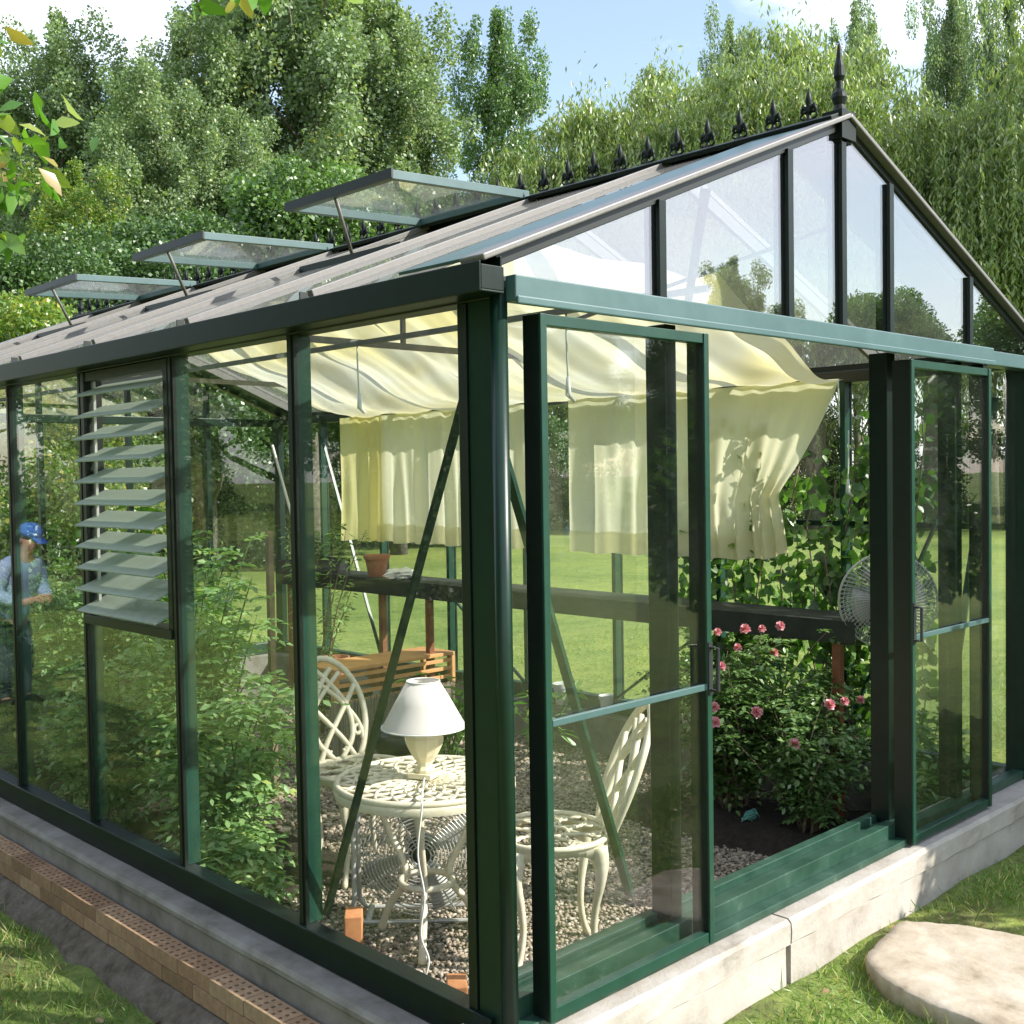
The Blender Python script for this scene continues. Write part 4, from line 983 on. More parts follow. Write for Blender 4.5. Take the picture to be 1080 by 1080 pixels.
# ------------------------------------------------------------------ stone slab
def slab():
    out = [(1.36, -.183), (1.54, -.159), (1.69, -.150), (1.75, -.25), (1.80, -.36), (1.84, -.52), (1.72, -.68), (1.50, -.78), (1.24, -.73), (1.17, -.62), (1.175, -.50), (1.20, -.41), (1.25, -.30)]
    c = Vector((1.5, -.45)); pts = []
    for (xa, ya), (xb, yb) in zip(out, out[1:] + out[:1]):
        for k in range(9): t_ = k / 9; pts.append(Vector((xa + (xb - xa) * t_ + random.uniform(-.003, .003) + .010 * math.sin(PI * t_) * math.sin(xa * 40), ya + (yb - ya) * t_ + random.uniform(-.003, .003) + .010 * math.sin(PI * t_) * math.cos(ya * 40), 0)))
    N = len(pts); V = []; F = []
    rings = [(.97, -.075), (1.0, -.05), (1.006, -.02), (1.0, -.003), (.993, .0), (.9, .003), (.75, .006), (.6, .004), (.45, .006), (.3, .003), (.12, .004)]
    for r, z in rings:
        for k, p in enumerate(pts):
            q = c.to_3d() + (p - c.to_3d()) * (r + .006 * math.sin(k * .9) * (r > .9)); V.append((q.x, q.y, -.105 + z + .005 * math.sin(q.x * 9 + q.y * 6) + .0012 * math.sin(q.x * 47 - q.y * 39)))
    for i in range(len(rings) - 1):
        for k in range(N): F.append((i * N + k, i * N + (k + 1) % N, (i + 1) * N + (k + 1) % N, (i + 1) * N + k))
    V.append((c.x, c.y, -.10)); m = len(rings) - 1
    for k in range(N): F.append((m * N + k, m * N + (k + 1) % N, len(V) - 1))
    tag(MB().add(V, F).build('stepping_stone', M['stone'], smooth=True), 'large flat sandstone slab on the grass beside the door', 'stepping stone')
slab()

# ------------------------------------------------------------------ grass near the camera
def grass():
    def patch(n, x0, x1, y0, y1, keep):
        x = rng.uniform(x0, x1, n); y = rng.uniform(y0, y1, n); k = keep(x, y); return np.stack([x[k], y[k]], 1)
    clump = lambda x, y: (np.sin(x * 7 + 3 * np.sin(y * 5)) + np.sin(y * 9 + x * 4) + rng.normal(size=len(x)) * .8) > -.3
    a = patch(60000, -1.9, -.25, -.3, 5.0, lambda x, y: clump(x, y) & (x < -.27 + .05 * np.sin(y * 6) + .03 * np.sin(y * 17)))
    inslab = lambda x, y: ((x - 1.5) / .31) ** 2 + ((y + .45) / .28) ** 2 < 1
    c = patch(60000, .3, 5.0, -1.6, -.085, lambda x, y: clump(x, y) & ~inslab(x, y) & ((y < -.14) | (rng.uniform(size=len(x)) < .35)))
    d = patch(30000, 3.35, 8, -.3, 6, clump)
    q = np.concatenate([a, c, d]); n = len(q)
    P = np.stack([q[:, 0], q[:, 1], gz(q[:, 0], q[:, 1]) - .004], 1)
    A = rng.normal(size=(n, 3)) * [.55, .55, .15] + [0, 0, .75]; N_ = rng.normal(size=(n, 3)) * [1, 1, .2]
    Ls = rng.uniform(.018, .055, n) * (1 + .8 * (rng.uniform(size=n) < .08))
    tag(mesh_obj('grass', leaves_mesh('grass', P, A, N_, Ls, .0042), M['grassblade']), 'short uneven lawn grass around the plinth and the stone slab', 'grass', kind='stuff')
grass()
def litter():
    n = 2600; x = np.concatenate([rng.uniform(-1.6, -.19, n), rng.uniform(.4, 4.5, n)]); y = np.concatenate([rng.uniform(-.2, 5, n), rng.uniform(-1.4, -.08, n)])
    k = ((np.sin(x * 5 + y * 3) + rng.normal(size=2 * n)) > .6) & ~((((x - 1.5) / .36) ** 2 + ((y + .45) / .34) ** 2 < 1) & (rng.uniform(size=2 * n) < .97)); x, y = x[k], y[k]; n = len(x)
    z = np.maximum(gz(x, y), np.where((x < -.15) & (x > -.26), -.256 + (x + .26) * .55, -9)) + rng.uniform(.003, .02, n)
    A = rng.normal(size=(n, 3)) * [1, 1, .25]; N_ = rng.normal(size=(n, 3)) * [.4, .4, .1] + [0, 0, 1]; Ls = rng.uniform(.008, .038, n)
    m = leaf_mat('dead_leaf', [(0, (.06, .035, .015)), (.5, (.14, .085, .04)), (.85, (.24, .16, .07)), (1, (.10, .14, .03))], .15)
    tag(mesh_obj('leaf_litter', leaves_mesh('leaf_litter', np.stack([x, y, z], 1), A, N_, Ls, Ls * .55, .12), m), 'scattered dry fallen leaves and bits on the grass by the plinth', 'leaf litter', kind='stuff')
litter()

# ------------------------------------------------------------------ trees
def limb_tree(mb, base, H, r, n_limbs, spread, z0=.2, up=.6):
    mb.tube([(base[0], base[1], base[2]), (base[0] + .02 * H * .3, base[1], base[2] + H * .35), (base[0], base[1] + .02 * H, base[2] + H * .7), (base[0], base[1], base[2] + H * .95)], [r, r * .75, r * .4, r * .1], 10)
    ends = []
    for k in range(n_limbs):
        a = 2.4 * k + random.uniform(-.3, .3); t_ = z0 + (.9 - z0) * k / n_limbs; l = spread * (1.1 - t_) ** .6 * random.uniform(.7, 1); s = Vector((base[0], base[1], base[2] + H * t_))
        e = s + Vector((math.cos(a) * l, math.sin(a) * l, l * up)); m = (s + e) / 2 + Vector((0, 0, -.08 * l))
        rr = r * .38 * (1.1 - t_); mb.tube([s, m, e], [rr, rr * .65, rr * .2], 6); ends.append(e)
    return ends
def crown_leaves(clusters, per, size, zs=.8, shell=.45, asp=.75):
    P = []; A = []
    for (c, r) in clusters:
        n = int(per * (r / clusters[0][1]) ** 2); d = rdir(n); rad = r * rng.uniform(.25, 1, (n, 1)) ** shell
        p = np.array(c) + d * rad * [1, 1, zs]; P.append(p); A.append(d * .7 + rdir(n) * .8 + [0, 0, -.25])
    P = np.concatenate(P); A = np.concatenate(A); n = len(P)
    Ls = size * rng.uniform(.6, 1.3, n); Nn = rdir(n) + [0, 0, .6]
    return leaves_mesh('crown', P, A, Nn, Ls, Ls * asp)
def tree_proto(kind, seed, label=''):
    global rng
    random.seed(seed); rng = np.random.default_rng(seed)
    e = empty(kind, (0, 0, 0)); tb_ = MB()
    if kind == 'poplar_tree':
        H = 18; ends = limb_tree(tb_, (0, 0, 0), H, .28, 34, 3.3, .12, 1.2); cl = []
        for q in ends:
            for t_ in (.3, .5, .65, .8, .92, 1.0, 1.08):
                b0 = Vector((0, 0, q.z - 2.6)); c = b0.lerp(q, t_); cl.append(((c.x + random.uniform(-.7, .7), c.y + random.uniform(-.7, .7), c.z + random.uniform(-.6, .9)), random.uniform(.22, .62)))
        for k in range(26): cl.append(((random.uniform(-.5, .5) * (1 - k / 30), random.uniform(-.5, .5) * (1 - k / 30), H * (.80 + .008 * k)), random.uniform(.2, .4)))
        cl[0] = (cl[0][0], .5); me = crown_leaves(cl, 440, .118, zs=1.5, shell=.8); mat = M['poplar']
    elif kind == 'broadleaf_tree':
        H = 10; ends = limb_tree(tb_, (0, 0, 0), H, .26, 18, 4.2, .22, .5); cl = []
        for q in ends:
            for k in range(4): cl.append(((q.x * random.uniform(.45, 1.05) + random.uniform(-.6, .6), q.y * random.uniform(.45, 1.05) + random.uniform(-.6, .6), q.z + random.uniform(-.9, .7)), random.uniform(.55, 1.05)))
        for k in range(10): cl.append(((random.uniform(-1.6, 1.6), random.uniform(-1.6, 1.6), H * random.uniform(.82, .96)), random.uniform(.6, .9)))
        me = crown_leaves(cl, 620, .125, shell=.75); mat = M['oak']
    elif kind == 'hedge_tree':
        H = 6; ends = limb_tree(tb_, (0, 0, 0), H, .16, 16, 3.0, .06, .45); cl = []
        for q in ends:
            for k in range(4): cl.append(((q.x * random.uniform(.3, 1.1), q.y * random.uniform(.3, 1.1), max(.4, q.z + random.uniform(-1.2, .5))), random.uniform(.5, 1.0)))
        for k in range(14): cl.append(((random.uniform(-2, 2), random.uniform(-2, 2), random.uniform(.4, 2.2)), random.uniform(.6, .9)))
        me = crown_leaves(cl, 480, .13); mat = M['darkleaf']
    elif kind == 'willow_tree':
        H = 14; ends = limb_tree(tb_, (0, 0, 0), H, .35, 22, 4.8, .3, .8); P = []; A = []; Ls = []
        tops = [(q.x, q.y, q.z + random.uniform(0, 1.4)) for q in ends] + [(random.uniform(-2.5, 2.5), random.uniform(-2.5, 2.5), H * random.uniform(.78, 1.03)) for _ in range(20)]
        for tx, ty, tz in tops:
            for s in range(24):
                ang = random.uniform(0, 2 * PI); rr = random.uniform(.1, 1.15); ln = random.uniform(2.0, 6.0); n = int(ln / .085)
                x0, y0 = tx + .3 * rr * math.cos(ang), ty + .3 * rr * math.sin(ang); i = np.arange(n) / n
                px_ = x0 + rr * math.cos(ang) * np.minimum(1, i * 3.2) ** .7; py_ = y0 + rr * math.sin(ang) * np.minimum(1, i * 3.2) ** .7
                pz = tz + .5 * np.sin(np.minimum(1, i * 3.2) * PI * .8) - ln * np.maximum(0, i - .12)
                p = np.stack([px_ + rng.normal(size=n) * .04, py_ + rng.normal(size=n) * .04, pz], 1); p = p[p[:, 2] > .5]; P.append(p)
            k = 90; p = np.array([tx, ty, tz]) + rng.normal(size=(k, 3)) * [.28, .28, .55] + [0, 0, .3]; P.append(p)
        P = np.concatenate(P); n = len(P); A = rng.normal(size=(n, 3)) * [.45, .45, .3] + [0, 0, -1]; Ls = .24 * rng.uniform(.6, 1.3, n)
        me = leaves_mesh('crown', P, A, rdir(n), Ls, Ls * .26); mat = M['willow']
    tb_.build('trunk', M['bark'], e, smooth=True); mesh_obj('crown', me, mat, e)
    return e
protos = {}
used = set()
def plant(kind, seed, x, y, s, label, rot=None, mat=None, group=None, sx=None):
    key = (kind, seed)
    if key not in protos: protos[key] = tree_proto(kind, seed)
    if key in used: e = copy_tree(protos[key])
    else: e = protos[key]; used.add(key)
    e.location = (x, y, -.45); e.scale = (s * (sx or 1), s * (sx or 1), s); e.rotation_euler.z = rot if rot is not None else (x * 1.7 + y) % 6.28
    e['label'] = label; e['category'] = 'tree'
    if group: e['group'] = group
    for c in e.children:
        if c.name.startswith('crown') and mat:
            c.data = c.data.copy() if False else c.data
            c.material_slots[0].link = 'OBJECT'; c.material_slots[0].material = M[mat]
    return e
CAMP = Vector((-1.850, -1.944, 1.420)); YAW = .7678
def at(px, dist):
    a = YAW + math.atan((px - 540) / 1191.5); return CAMP.x + math.sin(a) * dist, CAMP.y + math.cos(a) * dist
def T(kind, seed, px, dist, s, label, **k):
    x, y = at(px, dist); return plant(kind, seed, x, y, s, label, **k)
# left group, tall silvery poplars
T('poplar_tree', 1, 18, 40, .80, 'thin poplar at the far left edge, lowest of the tall trees')
T('poplar_tree', 2, 75, 36, .86, 'tall poplar with olive tinged crown near the left edge', rot=1.0)
T('poplar_tree', 1, 140, 38, .82, 'poplar behind the left dark canopy, right of the olive tinged one', rot=2.2)
T('poplar_tree', 3, 205, 33, .80, 'tall poplar rising out of the top of the picture above the middle vent', rot=.4)
T('poplar_tree', 2, 268, 36, 1.0, 'dense tall poplar above the first vent, leaving the picture at the top', rot=3.9)
T('poplar_tree', 1, 330, 33, 1.08, 'tall poplar with pale limbs showing, above the largest vent', rot=5.0)
T('poplar_tree', 3, 385, 36, 1.06, 'tall poplar second from the right of the left group', rot=2.9)
T('poplar_tree', 2, 430, 34, .86, 'poplar at the right end of the left group, next to the sky gap', rot=.9)
T('poplar_tree', 3, 532, 42, 1.04, 'dark lone poplar standing up between two patches of sky', rot=1.6, mat='oak', sx=.72)
T('poplar_tree', 1, 170, 24, .56, 'lighter young poplar in front of the tall left group', rot=.3)
T('poplar_tree', 2, 90, 22, .42, 'young poplar with yellowing leaves at left', rot=4.1, mat='yellowleaf')
T('poplar_tree', 3, 250, 24, .52, 'young grey green poplar behind the middle vent', rot=2.3)
# rounder, darker trees in front of them
T('broadleaf_tree', 11, 330, 21, .72, 'round bright green tree above the largest roof vent', rot=1.2)
T('broadleaf_tree', 12, 420, 24, .78, 'round green tree behind the ridge, right of the brightest one', rot=3.1)
T('broadleaf_tree', 11, 220, 20, .62, 'round dark tree behind the middle roof vent', rot=4.4, mat='darkleaf')
T('broadleaf_tree', 12, 130, 19, .56, 'dark leafy tree behind the farthest roof vent', rot=.7, mat='darkleaf')
T('broadleaf_tree', 11, 40, 17, .50, 'shaded tree at the left edge behind the yellow green leaves', rot=2.0, mat='darkleaf')
T('broadleaf_tree', 12, 14, 11.5, .36, 'sunlit yellow green small tree at the left edge above the roof', rot=5.5, mat='yellowleaf')
T('broadleaf_tree', 11, 478, 26, .62, 'dark rounded tree at the right end of the left group', rot=5.2, mat='darkleaf')
T('broadleaf_tree', 12, 560, 30, .66, 'yellowing tree in front of the willows behind the ridge cresting', rot=1.4, mat='yellowleaf')
# willows on the right
W_ = [(570, 36, .80, 0, 'weeping willow at the left end of the willow row'), (625, 38, .90, 1.1, 'weeping willow behind the small cresting finials'), (680, 36, .90, 2.2, 'weeping willow left of the sky notch above the ridge'),
      (740, 38, .98, 3.3, 'weeping willow behind the middle of the ridge cresting'), (800, 36, .98, 4.1, 'tall weeping willow just left of the big end finial'), (860, 34, .90, 5.0, 'tall weeping willow directly behind the big end finial'),
      (925, 36, .86, .6, 'bright weeping willow right of the big end finial'), (985, 33, .76, 1.7, 'weeping willow above the right half of the gable'), (1045, 34, .74, 2.8, 'weeping willow at the right edge'), (1120, 33, .78, 3.9, 'weeping willow just past the right edge of the picture'),
      (1180, 34, 1.0, 5.1, 'weeping willow well past the right edge')]
for i, (px, d, s, r, lab) in enumerate(W_): T('willow_tree', 21 + i % 2, px, d, s, lab, rot=r)
T('poplar_tree', 1, 775, 44, 1.04, 'poplar top showing above the willows left of the end finial', rot=2.0, sx=.5)
T('poplar_tree', 3, 690, 46, .99, 'poplar tip behind the willows over the ridge', rot=.2, sx=.5)
T('poplar_tree', 2, 1005, 42, 1.03, 'pointed poplar top above the gable, right of the finial', rot=1.1, sx=.5)
T('poplar_tree', 3, 1066, 40, .95, 'pointed poplar top at the upper right corner', rot=4.0, sx=.5)
T('poplar_tree', 1, 905, 46, 1.09, 'poplar top close behind the end finial', rot=3.0, sx=.5)
# understorey along the lawn edge
u = [(-60, 16), (30, 19), (100, 22), (170, 24), (240, 23), (310, 25), (370, 27), (430, 27), (490, 29), (550, 33), (620, 37), (700, 39), (780, 39), (860, 39), (940, 38), (1020, 38), (1100, 37), (1180, 36)]
for i, (px, d) in enumerate(u):
    e = T('hedge_tree', 31 + i % 2, px, d, .62 + .12 * math.sin(i * 2.1), 'dark undergrowth shrub in the row at the edge of the lawn', rot=i * 1.3, group='shrubs along the far lawn edge'); e['category'] = 'shrub'
# trees outside the frame that the glass mirrors and that cast shade
off = [('broadleaf_tree', 11, -7.5, 9.5, .62, 'dark tree left of the greenhouse, seen mirrored in the side panes', 'darkleaf'), ('broadleaf_tree', 12, -9, 15, .8, 'tree farther left, seen mirrored in the farthest side panes', 'oak'),
       ('broadleaf_tree', 11, -9.5, 4.5, .66, 'tree left of the camera, seen mirrored in the middle side panes', 'oak'), ('broadleaf_tree', 12, -8.0, 1.0, .55, 'tree beside the camera, mirrored near the corner of the side wall', 'oak'),
       ('hedge_tree', 31, -4.8, 12.5, .60, 'shrub left of the far corner, mirrored low in the side panes', None), ('hedge_tree', 32, -6.4, 6.6, .50, 'shrub left of the louvre window, mirrored in the panes', None),
       ('hedge_tree', 31, -6.5, 3.2, .5, 'shrub on the lawn left of the camera, mirrored in the panes', None),
       ('poplar_tree', 2, 24, -16, .42, 'poplar in front of the greenhouse, mirrored in the doors', None), ('poplar_tree', 1, 28, -17, .38, 'second poplar in front, mirrored in the doors', None),
       ('broadleaf_tree', 11, 30, -15, .70, 'tree in front of the greenhouse, mirrored in the gable', None), ('broadleaf_tree', 12, 34, -12, .75, 'larger tree in front, mirrored at the right of the gable', None), ('broadleaf_tree', 11, 36, -8, .8, 'tree across the front lawn, mirrored in the right door', 'oak'),
       ('broadleaf_tree', 12, 27, -20, .6, 'tree across the front lawn, mirrored in the left door', 'oak'), ('hedge_tree', 32, 22, -22, .8, 'shrub in the front hedge, mirrored at the corner', None), ('hedge_tree', 31, 27, -13, .8, 'shrub in the front hedge, mirrored in the right door', None), ('hedge_tree', 32, 33, -5, .9, 'shrub in the front hedge by the right corner', None)]
off += [('broadleaf_tree', 12, -13, 7, 1.25, 'tall tree added out of frame left of the greenhouse to block sky light', 'darkleaf'), ('broadleaf_tree', 11, -12.5, 14, 1.2, 'second tall tree added out of frame at left to block sky light', 'oak'), ('broadleaf_tree', 12, -11, -1, 1.1, 'tall tree added left of and behind the camera to block sky light', 'darkleaf')]  # unseen trees added to cut the sky light on the left wall
for k, sd_, x, y, s, lab, mt in off: plant(k, sd_, x, y, s, lab, mat=mt)
# small shade shrub near the right corner (out of frame): dapples the plinth
random.seed(5); rng = np.random.default_rng(5)
def shade_tree():
    e = empty('magnolia_shrub', (3.95, -1.75, -.2), 0, 'leafy shrub to the right of the door path that dapples the concrete plinth', 'shrub')
    tbm = MB(); ends = limb_tree(tbm, (0, 0, 0), 2.2, .04, 18, 1.05, .3, .4); cl = [((q.x * random.uniform(.5, 1.05), q.y * random.uniform(.5, 1.05), q.z + random.uniform(-.15, .2)), random.uniform(.2, .36)) for q in ends for _ in range(5)]
    tbm.build('trunk', M['bark'], e, smooth=True); mesh_obj('crown', crown_leaves(cl, 330, .08), M['vineleaf'], e)
shade_tree()
c_ = copy_tree(bpy.data.objects['magnolia_shrub']); c_.location = (5.2, -2.1, -.2); c_.rotation_euler.z = 2.1; c_['label'] = 'second leafy shrub, farther right along the path, shading the grass'
ring = [(-32, 38), (-40, 22), (-38, 6), (-36, -8), (-26, 48), (-16, 52), (-42, 32), (12, -40), (22, -36), (30, -34), (38, -28), (42, -20), (46, -12), (44, -4), (2, -42), (-10, -40), (48, 2), (34, -31), (27, -37)]
for i, (x, y) in enumerate(ring):
    left = x < 0 and y > -20
    plant('broadleaf_tree', 11 + i % 2, x, y, (1.25 if left else .72) * (1 + .15 * math.sin(i * 1.9)), 'distant tree across the lawn behind the camera side, seen only mirrored in the glass', rot=i * 1.1, mat=('oak', 'darkleaf')[i % 2], group='distant trees mirrored in the glass')
    if i % 2 == 0:
        e = plant('hedge_tree', 31 + i % 4 // 2, x * .95 + 2, y * .95, 1.1, 'distant shrub across the lawn, seen only mirrored in the glass', rot=i, group='distant shrubs mirrored in the glass'); e['category'] = 'shrub'
# overhanging tree at upper left whose twigs enter the frame
def over_tree():
    bx_, by_ = -4.3, 1.4
    e = empty('overhanging_tree', (bx_, by_, -.3), 0, 'nearby tree whose twigs with green and reddish leaves hang in at the upper left corner', 'tree')
    tb_ = MB(); O = Vector((bx_, by_, -.3)); tb_.tube([(0, 0, 0), (.1, -.05, 1.4), (.3, -.1, 2.6), (.5, -.1, 4.2)], [.14, .12, .09, .04], 10)
    P = []
    def twig(pts, r0, nleaf, sp):
        path = bez([Vector(p) - O for p in pts], 24); tb_.tube(path, list(np.linspace(r0, .0025, len(path))), 6)
        for _ in range(nleaf):
            t_ = rng.uniform(.55, 1) * (len(path) - 1); i = min(len(path) - 2, int(t_)); p = path[i].lerp(path[i + 1], t_ - i); P.append(np.array(p) + rng.normal(size=3) * sp)
    # twigs placed in the world around (-1.6, .9, 2.3)
    def W3(px, py, d):
        x, y = at(px, d); return Vector((x, y, 1.42 + (502 - (px - 540) * .016 - py) / 1191.5 * d * math.cos(math.atan((px - 540) / 1191.5))))
    a0 = W3(-300, -120, 3.2)
    S = Vector((bx_ + .3, by_ - .1, 2.5))
    twig([S, W3(-220, 60, 3.3), W3(-60, 90, 3.1), W3(25, 150, 3.0)], .02, 95, .08)
    twig([S, W3(-220, 120, 3.2), W3(-60, 150, 3.1), W3(30, 190, 3.0)], .018, 90, .08)
    twig([S, W3(-200, 160, 3.2), W3(-60, 230, 3.1), W3(10, 225, 3.0)], .015, 45, .06)
    twig([S, W3(-160, -160, 2.8), W3(100, -60, 2.6), W3(205, -8, 2.6), W3(300, -2, 2.6)], .02, 14, .03)
    twig([W3(100, -60, 2.6), W3(200, -30, 2.6), W3(225, 22, 2.6)], .008, 8, .02)
    twig([W3(100, -60, 2.6), W3(300, -40, 2.6), W3(420, -5, 2.6)], .008, 7, .015)
    for _ in range(26):    # rest of the crown, above and left of the picture
        c = Vector((bx_ + random.uniform(-1.6, 1.0), by_ + random.uniform(-1.6, 1.3), random.uniform(2.9, 4.6)))
        twig([S, S.lerp(c, .5) + Vector((0, 0, .2)), c], .03, 60, .16)
    P = np.array(P); n = len(P); A = rng.normal(size=(n, 3)) * [.7, .7, .4] + [.1, 0, -.55]; Ls = .072 * rng.uniform(.6, 1.25, n)
    tb_.build('trunk', M['bark'], e, smooth=True); mesh_obj('crown', leaves_mesh('crown', P, A, rng.normal(size=(n, 3)) + [-.3, -.5, .6], Ls, Ls * .5, .12), M['branchleaf'], e)
over_tree()

# ------------------------------------------------------------------ person (mirrored in the left panes)
def skin_mesh(name, verts, edges, radii, mat, parent, sub=2, root=0):
    me = bpy.data.meshes.new(name); me.from_pydata([tuple(v) for v in verts], edges, []); me.materials.append(mat)
    o = bpy.data.objects.new(name, me); col.objects.link(o); o.parent = parent
    m = o.modifiers.new('skin', 'SKIN'); m.use_smooth_shade = True
    if not me.skin_vertices: return o
    for i, r in enumerate(radii):
        rr = r if isinstance(r, tuple) else (r, r); me.skin_vertices[0].data[i].radius = rr; me.skin_vertices[0].data[i].use_root = (i == root)
    s = o.modifiers.new('sub', 'SUBSURF'); s.levels = sub; s.render_levels = sub
    return o
def person(loc, rz_):
    e = empty('person', loc, rz_, 'person in blue shirt and blue cap, stooping, hands together, mirrored in the leftmost pane', 'person')
    # local frame: faces -Y
    V = [(0, .06, .80), (0, .02, .98), (0, -.06, 1.14), (0, -.12, 1.24), (0, -.17, 1.32), (0, -.21, 1.40), (0, -.235, 1.47)]
    E_ = [(0, 1), (1, 2), (2, 3), (3, 4), (4, 5), (5, 6)]; R_ = [(.13, .10), (.14, .105), (.155, .11), (.10, .08), (.05, .05), (.075, .09), (.07, .085)]
    def chain(start, pts, rs):
        p = start
        for q, r in zip(pts, rs): V.append(q); R_.append(r); E_.append((p, len(V) - 1)); p = len(V) - 1
        return p
    for s in (-1, 1):
        chain(0, [(s * .09, .05, .70), (s * .10, -.01, .42), (s * .10, .06, .10), (s * .105, -.02, .035), (s * .11, -.12, .03)], [.085, .06, .045, .042, .03])
        h = chain(3, [(s * .17, -.11, 1.20), (s * .23, -.08, .98), (s * .15, -.26, .90), (s * .075, -.36, .93)], [.055, .045, .036, (.036, .02)])
        for k in range(4):
            yy = .93 - .018 * (k - 1.5); chain(h, [(s * .055, -.395, yy + .01), (s * .03, -.41, yy), (s * (.015 + .004 * k), -.40, yy - .008)], [.010, .009, .008])
        chain(h, [(s * .07, -.385, .955), (s * .045, -.395, .975)], [.011, .009])
    skin_mesh('body', V, E_, R_, M['skin'], e)
    V2 = [(0, .06, .70), (0, .03, .92), (0, -.06, 1.12), (0, -.125, 1.245)]; V = list(V2); E_ = [(0, 1), (1, 2), (2, 3)]; R_ = [(.185, .15), (.19, .155), (.195, .145), (.11, .085)]
    for s in (-1, 1): chain(3, [(s * .18, -.11, 1.21), (s * .245, -.08, .98), (s * .17, -.24, .905)], [.078, .068, .055])
    skin_mesh('shirt', V, E_, R_, M['shirt'], e)
    V = [(0, .06, .80)]; E_ = []; R_ = [(.165, .13)]
    for s in (-1, 1): chain(0, [(s * .09, .05, .66), (s * .10, -.01, .42), (s * .10, .05, .03)], [.11, .085, .07])
    skin_mesh('trousers', V, E_, R_, M['jeans'], e)
    b = MB(); b.lathe([(.098, 0), (.102, .03), (.09, .065), (.055, .09), (.01, .098)], (0, 0, 0), 20)
    b.add([(-.07, -.08, .008), (.07, -.08, .008), (.055, -.17, -.012), (0, -.185, -.012), (-.055, -.17, -.012), (-.07, -.08, .0), (.07, -.08, .0), (.055, -.17, -.02), (0, -.185, -.02), (-.055, -.17, -.02)], [(0, 1, 2, 3, 4), (9, 8, 7, 6, 5), (0, 5, 6, 1), (1, 6, 7, 2), (2, 7, 8, 3), (3, 8, 9, 4), (4, 9, 5, 0)])
    o = b.build('cap', M['cap'], e, smooth=True); o.location = (0, -.235, 1.475); o.rotation_euler.x = .35
    b = MB(); b.lathe([(.012, 0), (.010, .02), (.003, .045)], (0, 0, 0), 8); o = b.build('nose', M['skin'], e, smooth=True); o.location = (0, -.325, 1.40); o.rotation_euler.x = -.3
    for s in (-1, 1):
        b = MB(); b.lathe([(.001, -.008), (.007, -.005), (.009, 0), (.007, .005), (.001, .008)], (0, 0, 0), 8); o = b.build('eye', M['eye'], e, smooth=True); o.location = (s * .03, -.312, 1.44)
        b = MB(); b.lathe([(.004, -.025), (.016, -.01), (.016, .012), (.004, .026)], (0, 0, 0), 8); o = b.build('ear', M['skin'], e, smooth=True); o.location = (s * .083, -.21, 1.425)
        b = MB(); b.box(-.045, .045, -.19, .09, 0, .07); o = b.build('shoe', M['shoe'], e, bevel=.03); o.location = (s * .11, .0, 0)
    b = MB(); b.box(-.02, .02, -.004, .004, -.003, .003); o = b.build('mouth', M['eye'], e); o.location = (0, -.315, 1.362)
    return e
person((-1.40, 7.05, -.31), math.radians(-20)).scale = (.90, .90, .90)

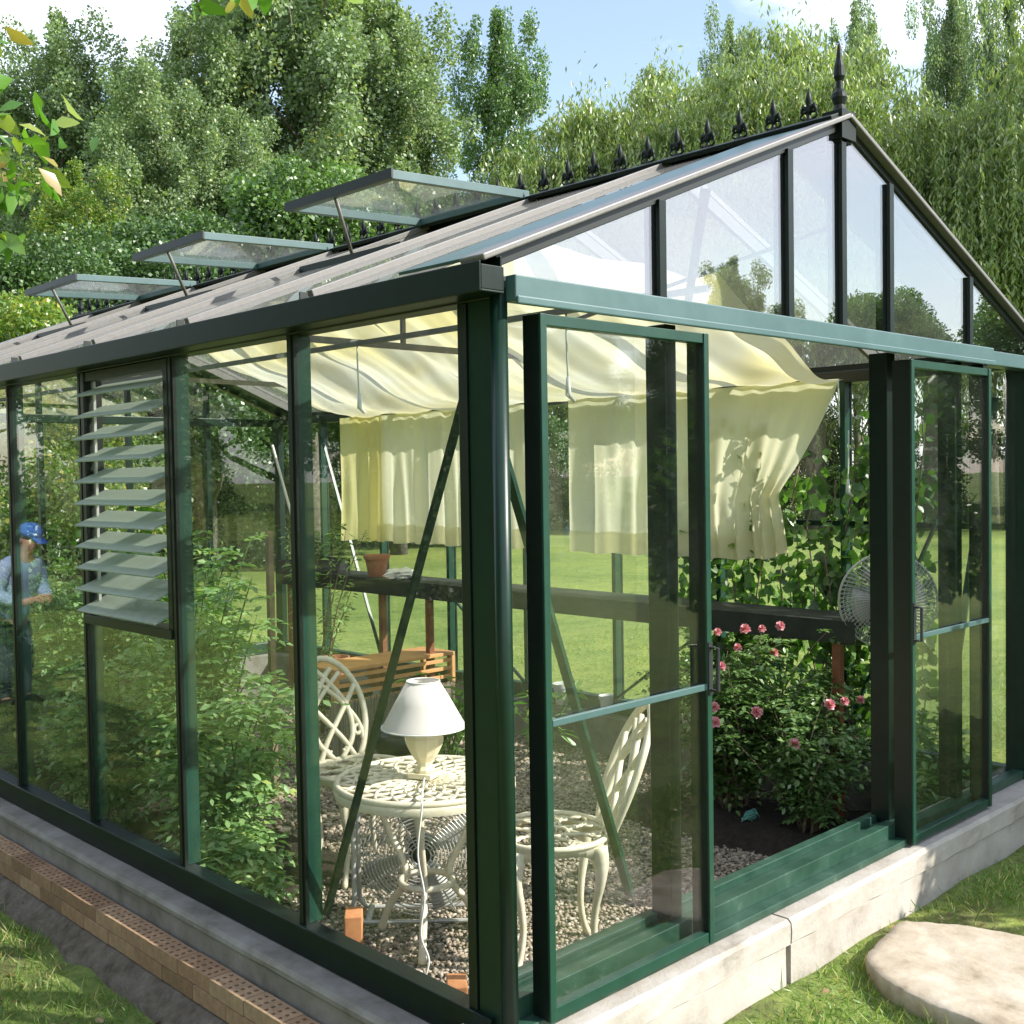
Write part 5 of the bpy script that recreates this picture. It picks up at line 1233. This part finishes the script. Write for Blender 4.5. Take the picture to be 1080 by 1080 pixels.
# ------------------------------------------------------------------ camera, light, world
cam = bpy.data.cameras.new('camera'); co = bpy.data.objects.new('camera', cam); col.objects.link(co); scene.camera = co
cx_, cy_, cz_, yaw, pit, rol, f = -1.84973, -1.94354, 1.41968, .7678, -.03359, -.01619, 1191.55
fw = Vector((math.sin(yaw) * math.cos(pit), math.cos(yaw) * math.cos(pit), math.sin(pit))); r = Vector((math.cos(yaw), -math.sin(yaw), 0)); u_ = r.cross(fw)
r2 = r * math.cos(rol) + u_ * math.sin(rol); u2 = -r * math.sin(rol) + u_ * math.cos(rol)
mw = Matrix((r2, u2, -fw)).transposed().to_4x4(); mw.translation = (cx_, cy_, cz_); co.matrix_world = mw
cam.sensor_width = 36; cam.lens = 36 * f / 1080; cam.clip_start = .05; cam.clip_end = 2000
SUN = Vector((.46, -.68, .57)).normalized()
el = math.asin(SUN.z); azi = math.atan2(SUN.x, SUN.y)
sl = bpy.data.lights.new('sun', 'SUN'); sl.energy = 4.2; sl.angle = math.radians(.5); sl.color = (1, .95, .86)
so_ = bpy.data.objects.new('sun', sl); col.objects.link(so_); so_.rotation_euler = SUN.to_track_quat('Z', 'Y').to_euler()
w = bpy.data.worlds.new('World'); scene.world = w; w.use_nodes = True; nt = w.node_tree; nt.nodes.clear()
out = nt.nodes.new('ShaderNodeOutputWorld'); bg = nt.nodes.new('ShaderNodeBackground'); sky = nt.nodes.new('ShaderNodeTexSky')
sky.sky_type = 'NISHITA'; sky.sun_disc = False; sky.sun_elevation = el; sky.sun_rotation = azi; sky.air_density = 1.2; sky.dust_density = .6
tc = nt.nodes.new('ShaderNodeTexCoord'); mp = nt.nodes.new('ShaderNodeMapping'); mp.inputs['Scale'].default_value = (1, 1, 2.6)
nt.links.new(tc.outputs['Generated'], mp.inputs[0]); ns = nt.nodes.new('ShaderNodeTexNoise'); ns.inputs['Scale'].default_value = 2.3; ns.inputs['Detail'].default_value = 7; ns.inputs['Roughness'].default_value = .55
nt.links.new(mp.outputs[0], ns.inputs['Vector'])
cf = ramp(nt, ns.outputs['Fac'], [(.44, (.08, .08, .08)), (.60, (.92, .92, .92))])
cc = mixc(nt, cf, sky.outputs[0], (7.4, 7.8, 8.9)); nt.links.new(cc, bg.inputs[0]); bg.inputs[1].default_value = .125
nt.links.new(bg.outputs[0], out.inputs[0])
scene.render.engine = 'CYCLES'
cy = scene.cycles; cy.transparent_max_bounces = 32; cy.max_bounces = 8; cy.diffuse_bounces = 3; cy.glossy_bounces = 4; cy.transmission_bounces = 4; cy.caustics_reflective = False; cy.caustics_refractive = False
cy.sample_clamp_indirect = 6
scene.view_settings.view_transform = 'Standard'; scene.view_settings.look = 'None'; scene.view_settings.exposure = 1.05; scene.view_settings.gamma = 1
